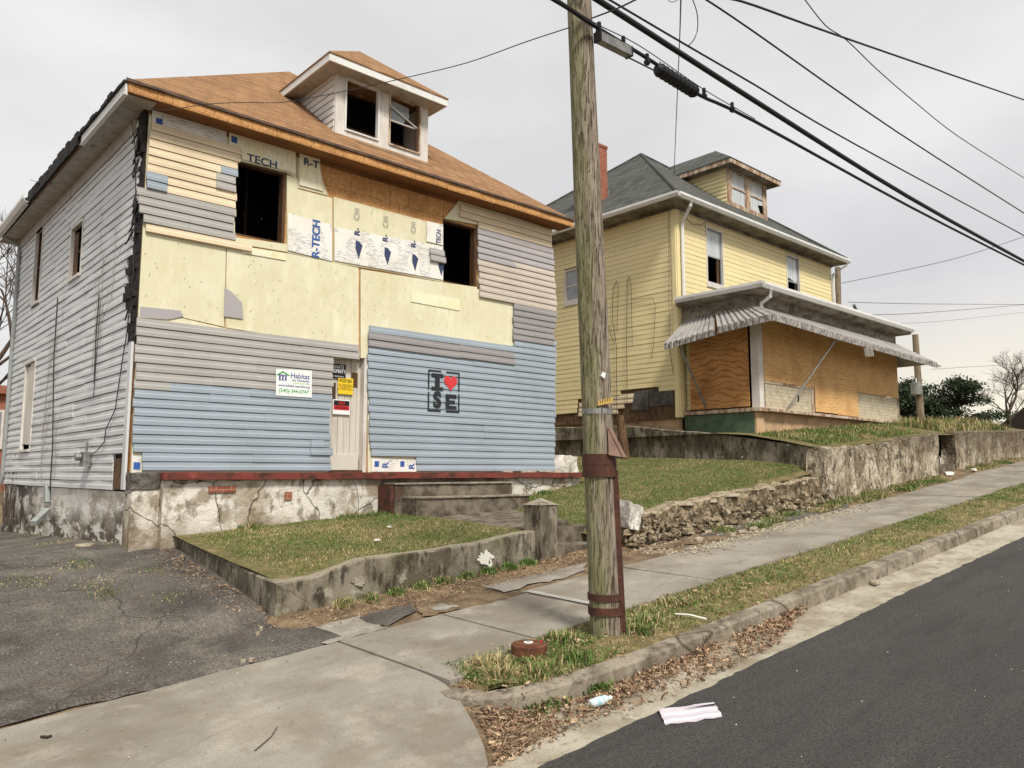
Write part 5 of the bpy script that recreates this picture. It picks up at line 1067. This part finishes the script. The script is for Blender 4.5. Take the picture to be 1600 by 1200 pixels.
# splice boxes
sbx=thing('cable_box','light grey metal box hanging from the cable right of the pole','box',onY(957,70,CY+.05))
a=Vector(onY(935,58,CY+.06)); c=Vector(onY(982,82,CY+.06)); d=(c-a).normalized(); b=MB(); b.beam(a,c,.08,.09); b.build('box_body',m_galv,sbx)
b=MB(); b.beam(a-d*.02,a+d*.0,.09,.10); b.build('end_plate',m_cable,sbx); b=MB(); b.beam(c,c+d*.02,.09,.10); b.build('end_plate',m_cable,sbx)
a=Vector(onY(1028,108,CY+.06)); c=Vector(onY(1086,144,CY+.06)); d=(c-a).normalized()
cs=thing('splice_case','black ribbed splice case on the cable, right of the grey box','splice case',a)
b=MB(); b.tube([a-d*.03,a,a+d*.02,c-d*.02,c,c+d*.02],[.035,.06,.066,.066,.06,.035],14); b.build('case_body',m_cable,cs)
for i in range(9):
    p=a.lerp(c,(i+.5)/9); b=MB(); b.tube([p-d*.008,p+d*.008],[.072,.072],14); b.beam(p,p+Vector((0,0,.095)),.010); b.build('case_rib',m_cable,cs)
b=MB(); a2=Vector(onY(982,90,CY+.04)); c2=Vector(onY(1030,114,CY+.04)); b.tube([a2,c2],.008,6); b.build('box_lead',m_cable,cs)
# ================================================================ ITEMS ON THE GROUND
c=onG(827,1022); x,y=c[0],c[1]; z=verge_h(x,y)+.01; mhc=(x,y)
mh=thing('meter_cover','rusty round iron cover standing in the verge grass left of the pole','utility cover',(x,y,z))
b=MB(); m_r2=M('orange_rust_iron',C(108,68,46),[nz(C(76,48,36),9,.42,.6,.8),nz(C(150,100,66),14,.56,.7,.7)],rough=.9,bump=(50,.004)); b.tube([(x,y,z-.08),(x,y,z+.065),(x,y,z+.078)],[.155,.155,.145],30); b.build('iron_ring',m_r2,mh)
b=MB(); b.tube([(x,y,z+.0782),(x,y,z+.085)],.12,28); lid=b.build('lid',m_r2,mh)
b=MB(); b.tube([(x-.01,y-.0,z+.0852),(x-.01,y,z+.090)],.040,20); b.build('white_disc',m_pw,lid)
b=MB(); b.tube([(x-.01,y-.0,z+.0902),(x-.01,y,z+.0925)],.020,6); b.build('disc_bolt',m_galv,lid)
b=MB(); b.tube([(x+.09,y-.05,z+.085),(x+.09,y-.05,z+.094)],.012,8); b.build('lid_bolt',m_pr,lid)
# bottle
a=Vector(onG(922,1108,-.57)); c=Vector(onG(951,1098,-.57)); a.z+=.035; c.z+=.032; d=(c-a).normalized()
bo=thing('plastic_bottle','clear crushed plastic bottle with pale blue label lying in the gutter leaves','bottle',a)
mb=M('clear_plastic',C(214,222,222),[nz(C(180,196,196),20,.45,.6,.6)],rough=.15,spec=.8)
b=MB(); b.tube([a,a+d*.01,a+d*.05,a+d*.09,a+d*.15,a+d*.175,a+d*.19],[.020,.032,.033,.029,.032,.02,.014],14); b.build('body',mb,bo)
b=MB(); b.tube([a+d*.05,a+d*.12],[.0345,.0335],14,False); b.build('label',M('pale_blue_label',C(150,196,206),[nz(C(220,230,232),16,.5,.6,.8)],rough=.4),bo)
b=MB(); b.tube([a+d*.191,a+d*.208],.016,12); b.build('cap',m_pw,bo)
# siding piece on the road
q=[onG(1027,1109,-.575),onG(1112,1098,-.575),onG(1130,1121,-.575),onG(1040,1134,-.575)]; q=[Vector(p) for p in q]
V=[];Fc=[]; n=10
def zr(x,y): return S(x,y)-.146
prof=[(0,.004),(.18,.012),(.22,.03),(.48,.016),(.5,.030),(.53,.012),(.8,.020),(.84,.006),(1,.010)]
for i in range(n+1):
    for f,dz in prof:
        p=q[0].lerp(q[1],i/n).lerp(q[3].lerp(q[2],i/n),f); w=.01*math.sin(i*1.3); V.append((p.x+w*.5,p.y+(.012*math.sin(i*2.1) if f in(0,1) else 0),zr(p.x,p.y)+dz+.003*math.sin(i)))
m=len(prof)
for i in range(n):
    for k in range(m-1): Fc.append((i*m+k,(i+1)*m+k,(i+1)*m+k+1,i*m+k+1))
b=MB(); b.add(V,Fc); sl_=MB(); e0_=q[0].lerp(q[3],.40); e1_=q[1].lerp(q[2],.34); e2_=q[1].lerp(q[2],.42)
hz_=lambda p:(p.x,p.y,zr(p.x,p.y)+.036)
sl_.add([hz_(e0_.lerp(e1_,.35)),hz_(e1_),hz_(e2_)],[(0,1,2)])
o=b.build('fallen_siding_piece',M('pale_lilac_vinyl',C(196,188,194),[nz(C(160,152,156),4,.5,.7,.5)],rough=.5)); sm=o.modifiers.new('thick','SOLIDIFY'); sm.thickness=.003; sm.offset=1
tag(o,'flat piece of pale lilac siding lying on the dark asphalt','siding piece'); sl_.build('dark_tear',m_black,o,fix=False)
# twig, sticks
def stick(px,rad,label,hf,m=m_vine,dz=.008,name='twig',cat='twig',group=None):
    b=MB(); pts=[onG(*p) for p in px]; pts=[(p[0],p[1],hf(p[0],p[1])+dz+.006*(i%2)) for i,p in enumerate(pts)]; b.tube(pts,rad,6); tag(b.build(name,m),label,cat,group)
stick([(398,1167),(412,1158),(424,1148),(433,1137)],.004,'thin curved twig on the driveway apron near the bottom edge',apron)
stick([(1055,966),(1078,968),(1104,970)],.010,'pale straight stick lying in the verge grass right of the pole',verge_h,m_wchip,.03,'stick','stick')
stick([(64,1153),(74,1155),(80,1152)],.009,'short dark twig on the apron near the bottom left corner',apron,m_barkd)
b=MB(); c=onG(1366,911,-.575); slab(c[0],c[1],S(c[0],c[1])-.145,.14,.07,.03,.2,m_stone,'flat_rock','flat tan stone lying against the kerb in the gutter',None,.03)
# driveway stones
G3='pale stones on the driveway'
for px,py,s,lb in ((135,853,.16,'flat pale slab on the driveway before the peeling foundation'),(408,985,.03,'pale pebble by the garden wall corner, nearer the wall'),(403,993,.028,'pale pebble by the garden wall corner, slightly nearer the apron'),(380,1036,.035,'pale pebble at the driveway edge, left of a pair'),(394,1034,.03,'pale pebble at the driveway edge, right of a pair'),(168,929,.035,'white chip alone in the middle of the driveway'),(10,970,.03,'white chip at the left edge of the driveway'),(240,866,.10,'white plaster scrap at the foot of the house corner')):
    p=onG(px,py); 
    for _ in range(6):
        z=drv(p[0],p[1]) if p[1]>6.75 else S(p[0],p[1]); rr=ray(px,py); t=(z-H)/rr[2]; p=(rr[0]*t,rr[1]*t,z)
    slab(p[0],p[1],p[2],s,s*.7,.03 if s>.05 else .035,r.random(),m_stone,'pale_stone',lb,G3,.15)
G4='white litter scraps'
for px,py,lb in ((590,835,'white scrap on the front lawn nearer the garden wall'),(608,822,'white scrap on the front lawn nearer the house steps')):
    p=onY(px,py,8.9 if px<600 else 9.8); x,y=p[0],p[1]; slab(x,y,planter_z(x,y)+.02,.05,.03,.02,0,m_wchip,'litter_scrap',lb,G4)
# rubble slabs near the wall on the sidewalk
G5='broken concrete pieces by the rubble wall'
rb=[(1130,825,.22),(1105,832,.14),(1092,845,.12),(1160,832,.11),(1178,827,.1),(1145,838,.1),(1068,828,.12),(1075,812,.16),(1185,818,.1),(1048,838,.1),(1118,812,.24),(1150,815,.13),(1210,806,.1),(1260,792,.12)]
lbs=['largest flat broken slab','pointed piece left of the largest slab','piece on the sidewalk edge below the largest slab','thin piece right of the largest slab','small piece farther right of the largest slab','flat piece just below the largest slab','piece left of the rubble heap','tilted piece against the wall foot','small piece up the slope','leftmost piece in the dirt','wide slab leaning below the wall','tan piece behind the largest slab','single piece beside the asphalt patch','far piece at the wall foot, uphill']
for (px,py,s),lb in zip(rb,lbs):
    p=onG(px,py); slab(p[0],p[1],S(p[0],p[1])+.0,s,s*.6,.035+.03*r.random(),r.uniform(-.4,.4),m_stone,'broken_slab',lb+', by the rubble wall',G5,.12)
# fine rubble as stuff
def chips(name,label,n,region,hf,m,smin,smax,seed,flat_=.5):
    r=random.Random(seed); b=MB()
    for _ in range(n):
        x,y=region(r); z=hf(x,y); s=r.uniform(smin,smax); k=4; a0=r.random()*6.28
        P0=[(x+math.cos(a0+1.57*i)*s*r.uniform(.6,1.1),y+math.sin(a0+1.57*i)*s*r.uniform(.6,1.1),z-.004) for i in range(k)]
        t=(x+r.uniform(-.3,.3)*s,y+r.uniform(-.3,.3)*s); P1=[(t[0]+(p[0]-x)*.6,t[1]+(p[1]-y)*.6,z+s*flat_*r.uniform(.5,1.3)) for p in P0]
        b.add(P0+P1,[(4,5,6,7),(0,1,5,4),(1,2,6,5),(2,3,7,6),(3,0,4,7)])
    return tag(b.build(name,m,fix=False),label,'rubble',None,'stuff')
chips('rubble_chips','small broken concrete chips strewn in the dirt by the rubble wall',900,lambda r:(lambda x:(x,6.65+.9*r.random()**.6))(r.uniform(9.0,14.5)),strip_h,m_stone,.008,.045,1)
chips('wall_foot_stones','rough stones at the foot of the crumbling wall',260,lambda r:(9.1+6.2*r.random()**1.3,7.33+.25*r.random()),lambda x,y:S(x,y)+.05+.25*random.Random(x*7).random()*(y-7.3)/.3,m_brk,.03,.10,2,.7)
chips('driveway_grit','pale grit scattered over the driveway',900,lambda r:(r.uniform(-2,3.8),r.uniform(6.9,13)),drv,m_stone,.004,.014,3)
chips('path_grit','small grit on sidewalk and apron',350,lambda r:(r.uniform(0,14),r.uniform(5.4,6.6)),lambda x,y:S(x,y)+.012,m_stone,.003,.010,4)
chips('road_grit','small pale specks on the asphalt',45,lambda r:(r.uniform(3,14),r.uniform(0.8,3.5)),lambda x,y:S(x,y)-.13,m_wchip,.002,.006,5)
# ================================================================ GRASS (stuff)
def grass(name,label,n,region,hf,hmin,hmax,seed,wts=(.45,.35,.2),wid=.006,lean=.6):
    r=random.Random(seed); b=MB(); c=0
    while c<n:
        q=region(r); c+=1
        if q is None: continue
        x,y=q; z=hf(x,y)-.01; h=r.uniform(hmin,hmax); a=r.random()*6.283; l=r.uniform(.1,lean)*h; w=wid*r.uniform(.6,1.4)
        nv=_n.noise(Vector((x*1.1,y*1.1,seed)))+.35*_n.noise(Vector((x*5,y*5,seed)))
        t=r.random()+nv*.7; b.mi=0 if t<wts[0] else 1 if t<wts[0]+wts[1] else 2
        dx,dy=math.cos(a)*l,math.sin(a)*l; ca,sa=-math.sin(a)*w,math.cos(a)*w
        b.add([(x-ca,y-sa,z),(x+ca,y+sa,z),(x+dx*.4+ca*.7,y+dy*.4+sa*.7,z+h*.6),(x+dx*.4-ca*.7,y+dy*.4-sa*.7,z+h*.6),(x+dx,y+dy,z+h*r.uniform(.75,1))],[(0,1,2,3),(3,2,4)])
    return tag(b.build(name,[m_g1,m_g2,m_g3],fix=False),label,'grass',None,'stuff')
grass('lawn_grass','short patchy grass of the front lawn inside the garden wall',34000,lambda r:(r.uniform(4.06,7.5),r.uniform(8.0,11.25)),planter_z,.012,.045,1,(.36,.38,.26),.005)
def rmid(r):
    x=r.uniform(8.95,15.5); y=7.95+5.5*r.random()**1.3
    if y>11.25 and x<12.4: return None
    if x<9.5 and y>8.4 and x<8.9+(y-8.5)*.25: return None
    return x,y
grass('lawn_grass','green grass of the side lawn between the two houses',36000,rmid,mid_z,.02,.055,2,(.72,.2,.08),.006)
def rl2(r):
    x=15.9+14*r.random()**1.2; y=r.uniform(7.8,9.3) if x<24 else r.uniform(7.9,12)
    if 21.4<x<23 and y<8.9: return None
    return x,y
grass('bank_grass','rough grass on the bank above the tall retaining wall',15000,rl2,lot2_z,.03,.12,3,(.45,.33,.22),.008)
def rv(r):
    x=4.0+17*r.random()**1.6; y=r.uniform(4.35,5.36)
    if x<5.3: y=max(y,4.4+max(0,4.3-x)*.8)
    e=_n.noise(Vector((x*1.2,y*1.5,2)))
    if (x-bx)**2+(y-PYY)**2<.15**2: return None
    if (x-mhc[0])**2+(y-mhc[1])**2<.17**2: return None
    if y<4.75 and r.random()<.55+e: return None
    if e<-.12 and r.random()<.4: return None
    return x,y
grass('verge_grass','patchy grass on the verge between sidewalk and kerb',42000,rv,verge_h,.018,.055,4,(.5,.27,.23),.005,1.0)
def clump(r,cs):
    cx,cy,s=cs[r.randrange(len(cs))]; return cx+r.gauss(0,s),cy+r.gauss(0,s)
cl=[(c_[0],c_[1],s) for c_,s in ((onG(762,1040),.09),(onG(778,1058),.05),(onG(876,1000),.07),(onG(900,1030),.08),(onG(845,1052),.07),(onG(1010,975),.09),(onG(1060,945),.08),(onG(1000,990),.06))]
grass('grass_tufts','long green and straw tufts around the rusty cover and pole foot',3000,lambda r:clump(r,cl),verge_h,.03,.11,5,(.45,.2,.35),.005,1.3)
cl2=[(x+.0,7.1+.15*math.sin(x*3),.11) for x in (11.2,11.9,12.6,13.3,14.0,14.6,15.2,15.9,16.5,17.2,18,19,20)]+[(x,7.3,.16) for x in (15.8,17,18.4,19.6,20.6,23.5,24.5,25.7,27)]
chips('sidewalk_crumbs','broken concrete crumbs washed onto the back edge of the sidewalk',700,lambda r:(9.2+6*r.random(),6.2+.6*r.random()**.5),lambda x,y:S(x,y)+.006,m_stone,.006,.04,15,.35)
grass('strip_weeds','weeds and dry grass at the foot of the walls',16000,lambda r:clump(r,cl2),strip_h,.03,.11,6,(.42,.2,.38),.007,1)
cl3=[(4.5+.35*i,7.72,.05) for i in range(9)]+[(7.1,11.0,.14),(10.4,11.2,.12),(11.0,11.2,.12),(6.6,11.2,.12),(5.0,11.2,.1)]
grass('edge_weeds','weeds along the garden wall foot and house foundation',5000,lambda r:clump(r,cl3),lambda x,y: strip_h(x,y) if y<8 else (planter_z(x,y) if x<7.6 else mid_z(x,y)),.03,.11,7,(.6,.25,.15),.006,.9)
cd=[(1.0+.35*i-.4,11.4-.33*i+.0,.10) for i in range(8)]+[(3.5,10.9,.12),(3.75,10.3,.07),(3.3,11.3,.1),(2.0,15,.3),(2.6,14,.3)]
def dz_(x,y): return drv(x,y)
cd=[]
for px,py,s in ((10,812,.2),(40,828,.16),(60,836,.16),(88,848,.12),(118,866,.10),(125,868,.08),(150,876,.10),(168,880,.06),(245,860,.10),(262,870,.08),(10,888,.10),(60,884,.08),(190,850,.1)):
    z=.4
    rr=ray(px,py)
    for _ in range(8): t=(z-H)/rr[2]; z=drv(rr[0]*t,rr[1]*t)
    cd.append((rr[0]*t,rr[1]*t,s*1.5))
grass('driveway_weeds','grass and weeds growing through cracks of the driveway',2800,lambda r:clump(r,cd),drv,.012,.04,8,(.3,.3,.4),.006,1)
# dead leaves in the gutter (stuff)
def leaves(name,label,n,region,hf,seed,s0=.014,s1=.034,pile=.05):
    r=random.Random(seed); b=MB()
    for _ in range(n):
        q=region(r)
        if q is None: continue
        x,y=q; z=hf(x,y)+r.random()**1.5*pile; s=r.uniform(s0,s1); b.mi=0 if r.random()<.65 else 1
        T_=Matrix.Translation((x,y,z))@Matrix.Rotation(r.random()*6.28,4,'Z')@Matrix.Rotation(r.gauss(0,.6),4,'X')@Matrix.Rotation(r.gauss(0,.5),4,'Y')
        c=r.uniform(.1,.9)*s
        if r.random()<.28:
            l=s*r.uniform(1.5,3.2); b.mi=1; b.add([T_@Vector(p) for p in ((-l,-.002,0),(0,-.002,c*.4),(l,-.001,0),(l,.001,0),(0,.002,c*.4),(-l,.002,0))],[(0,1,4,5),(1,2,3,4)]); continue
        T_=T_@Matrix.Diagonal((1,r.uniform(.6,1.3),1,1))
        L_=[(-s,0,0),(-s*.4,-s*.45,c*.6),(0,-s*.28,c*.2),(s*.4,-s*.5,c),(s,0,c*.3),(s*.35,s*.45,c*.8),(0,s*.25,0),(-s*.45,s*.42,c*.5)]
        b.add([T_@Vector(p) for p in L_],[(0,1,2,6,7),(2,3,4,5,6)])
    return tag(b.build(name,[m_dl,m_dl2],fix=False),label,'leaves',None,'stuff')
def lg(r):
    x=3.75+4.1*r.random()**.9; t=r.random()**1.7
    if _n.noise(Vector((x*1.6,t*2,3)))<-.05 and r.random()<.75: return None
    y=4.16-.42*t*(1 if x<6.6 else max(.2,1-(x-6.6)*.7)) 
    if x<4.5: y=3.86+.5*r.random()+max(0,4.1-x)*.8
    return x,y
leaves('gutter_leaves','brown dead leaves piled in the gutter against the kerb',3600,lg,lambda x,y:S(x,y)-.145,1)
leaves('kerb_end_leaves','brown dead leaves and straw at the curved end of the kerb',1300,lambda r:(lambda y:(3.16+.74*((y-3.72)/1.23)**.6+.62*r.random()**1.3,y))(3.85+1.05*r.random()),lambda x,y:dl_h(x,y),2,.012,.028,.03)
def lfz(r): x=r.uniform(3.9,12); return x,7.70-.5*r.random()**2
leaves('wall_foot_leaves','dead leaves and straw along the foot of the low walls',2600,lfz,strip_h,3,.010,.024,.03)
leaves('verge_leaves','scattered dead leaves in the verge grass',900,lambda r:(3.9+5*r.random()**1.5,r.uniform(4.3,5.3)),verge_h,4,.012,.026,.04)
leaves('drive_edge_leaves','dead leaves along the garden wall side of the driveway',700,lambda r:(lambda y:(3.84-.35*r.random()**2.2,y))(r.uniform(7.6,11.2)),drv,5,.010,.022,.02)
tg_=grass('gutter_tuft','green tuft growing from the gutter leaves by the bottle',700,lambda r:clump(r,[(*onG(932,1080,-.57)[:2],.05),(*onG(840,1103,-.57)[:2],.09)]),lambda x,y:S(x,y)-.14,.05,.12,9,(.8,.1,.1),.009,.8)
# ================================================================ BACKGROUND
def bare_tree(name,label,base,h,seed,rad,px_=None,spread=.55,depth=6,m=None,lean=0,up=.25):
    r=random.Random(seed); t=thing(name,label,'tree',base); tr=MB(); cr_=MB()
    def grow(p,d,l,rd,dep,bb):
        pts=[p]; n=4
        for i in range(n):
            d=(d+Vector((r.gauss(0,.10),r.gauss(0,.10),r.gauss(0,.06)+up*.12))).normalized(); p=p+d*l/n; pts.append(p)
        bb.tube(pts,[rd*(1-.4*i/n) for i in range(n+1)],5 if dep>3 else 3,False)
        if dep<=0: return
        k=r.choice((3,3,4)) if dep>1 else 4
        for i in range(k):
            a=r.random()*6.28; s=spread*r.uniform(.6,1.4); v=Vector((math.cos(a),math.sin(a),0)); nd=(d+v*s).normalized()
            q=pts[r.choice((2,3,4))] if i else pts[-1]; grow(q,nd,l*r.uniform(.60,.84),rd*.56,dep-1,cr_)
    grow(Vector(base),Vector((lean,0,1)),h*.28,rad,depth,tr)
    tr.build('trunk',m or m_bark,t); cr_.build('crown',m or m_bark,t); return t
def evergreen(name,label,base,h,w,seed,n=70,cl_=110,hole=0):
    r=random.Random(seed); t=thing(name,label,'tree',base); b=MB(); b.tube([base,(base[0]+.1,base[1],base[2]+h*.5),(base[0],base[1]+.1,base[2]+h*.9)],[.28,.18,.05],7); 
    fl=MB()
    for i in range(n):
        f=r.random(); z=base[2]+h*(.10+.88*f); rad=w*(math.sin(math.pi*min(1,.18+f*.80))**.7)*r.uniform(.35,1.1); a=r.random()*6.28
        tip=Vector((base[0]+math.cos(a)*rad,base[1]+math.sin(a)*rad,z+r.uniform(-.1,.15)*h*.3)); st_=Vector((base[0],base[1],z-.08*h)); b.tube([st_,st_.lerp(tip,.5)+Vector((0,0,.1)),tip],[.06,.04,.015],4,False)
        for k in range(cl_*2):
            q=st_.lerp(tip,.35+.7*r.random())+Vector((r.gauss(0,.09*w),r.gauss(0,.09*w),r.gauss(0,.045*h*.6))); s=r.uniform(.03,.09); nrm=Vector((r.gauss(0,1),r.gauss(0,1),r.gauss(0,1)+.6)).normalized(); u=nrm.orthogonal().normalized()*s; v=nrm.cross(u)*.6
            fl.add([q-u,q+v,q+u*1.1,q-v],[(0,1,2,3)])
    b.build('trunk',m_barkd,t); fl.build('crown',m_leaf,t,fix=False); return t
def far(px,py,X): return onX(px,py,X)
g=far(1575,672,46); bare_tree('bare_tree','leafless tree with a fine spreading crown at the right edge','x' and (g[0],g[1],2.7),7.0,5,.14,spread=.8,depth=6)
g=far(1415,672,44); evergreen('evergreen_tree','dense dark evergreen half hidden by the far utility pole',(g[0],g[1],2.4),4.3,2.5,1,70)
g=far(1497,668,44); evergreen('evergreen_tree','tallest ragged dark evergreen left of the bare tree',(g[0],g[1],2.4),4.1,2.5,2,64)
g=far(1462,668,45); evergreen('evergreen_tree','small dark evergreen between the far pole and the tallest evergreen',(g[0],g[1],2.4),3.3,1.8,3,40)
g=far(1545,668,45); evergreen('evergreen_tree','low sprawling evergreen under the bare tree',(g[0],g[1],2.4),1.7,1.9,6,26,30)
# far pole with transformer
g=far(1440,668,34); fpole=thing('far_utility_pole','distant utility pole with a pale grey transformer below the awning tip','utility pole',(g[0],g[1],2.4))
t2=onX(1432,560,34); b=MB(); b.tube([(g[0],g[1],2.3),(t2[0],t2[1],t2[2]+1.0)],[.16,.12],9); b.build('pole_shaft',m_pole2,fpole)
c=onX(1431,608,34); b=MB(); b.tube([(c[0]-.2,c[1]-.1,c[2]-.27),(c[0]-.2,c[1]-.1,c[2]-.25),(c[0]-.2,c[1]-.1,c[2]+.24),(c[0]-.2,c[1]-.1,c[2]+.27)],[.15,.21,.21,.13],14); tf=b.build('transformer',m_galv,fpole)
b=MB(); b.tube([(c[0]-.2,c[1]-.1,c[2]+.27),(c[0]-.2,c[1]-.1,c[2]+.42)],.03,6); b.build('insulator',m_gut,tf)
# pole stub behind porch roof
a=onY(1309,418,14.5); c=onY(1309,478,14.5); b=MB(); b.tube([(a[0]+.05,14.5,2.5),(c[0],14.5,c[2]-.5),a],[.17,.13,.115],10); tag(b.build('bare_pole',m_pole2),'bare wooden pole top rising behind the porch roof of the yellow house','pole')
# far house roof at right edge
g=far(1592,672,50); hh=thing('far_house','dark gabled house partly seen behind the bare tree at the right edge','house',(g[0],g[1],2.4)); 
b=MB(); b.box(g[0]-1,g[0]+6,g[1]-5,g[1]+1.3,1.5,3.4); b.build('wall',m_white,hh)
b=MB(); y0,y1=g[1]-5.4,g[1]+1.7; b.add([(g[0]-1.3,y0,3.35),(g[0]-1.3,y1,3.35),(g[0]-1.3,(y0+y1)/2,6.0),(g[0]+6.3,y0,3.35),(g[0]+6.3,y1,3.35),(g[0]+6.3,(y0+y1)/2,6.0)],[(0,1,2),(3,5,4),(0,2,5,3),(1,4,5,2),(0,3,4,1)]); b.build('roof',m_barkd,hh)
b=MB(); b.box(g[0]-1.03,g[0]-1.0,g[1]-2.6,g[1]-1.6,2.4,3.2); b.build('window',m_black,hh)
# brick building and bare tree at far left
bk=thing('brick_building','red brick building glimpsed at the far left behind the grey sided wall','building',(2.0,40,.5))
g0=onY(-8,738,40); g1=onY(9,738,40)
bx0=g1[0]+1.5; b=MB(); b.box(-22,bx0,40,52,-.5,5.0); b.build('wall',m_brick,bk); b=MB(); b.box(-22.3,bx0+.3,39.7,52.3,5.001,5.35); b.build('roof_cornice',m_brick,bk)
p=onY(2,655,39.9); b=MB(); b.box(p[0]-1.2,p[0]+.1,39.9,39.99,2.6,4.3); wf=b.build('window_frame',m_trim,bk); b=MB(); b.box(p[0]-1.1,p[0]+.0,39.86,39.9,2.7,4.2); b.build('pane',m_glass,wf)
g=onX(-60,700,4.5); bare_tree('bare_tree','leafless tree behind the left corner of the patchwork house',(3.2,30,.3),13.0,8,.20,spread=.62,depth=6)
# litter at the far wall foot
p=onG(1490,742); slab(p[0],p[1]+.1,S(p[0],p[1])+.02,.35,.12,.04,.3,m_wchip,'litter_scrap','long pale litter scrap at the foot of the gap steps',G4)
p=onG(1562,737); slab(p[0],7.1,S(p[0],7.1)+.03,.2,.08,.03,.3,m_wchip,'litter_scrap','crumpled white litter on the sidewalk edge at the far right',G4)
# low shrubs / dry tufts on top of the far wall
grass('dry_wall_tufts','tall dry straw grass on top of the far retaining wall',2600,lambda r:(r.uniform(23,29),r.uniform(7.9,9.2)),lot2_z,.12,.38,12,(.15,.25,.6),.012,.7)
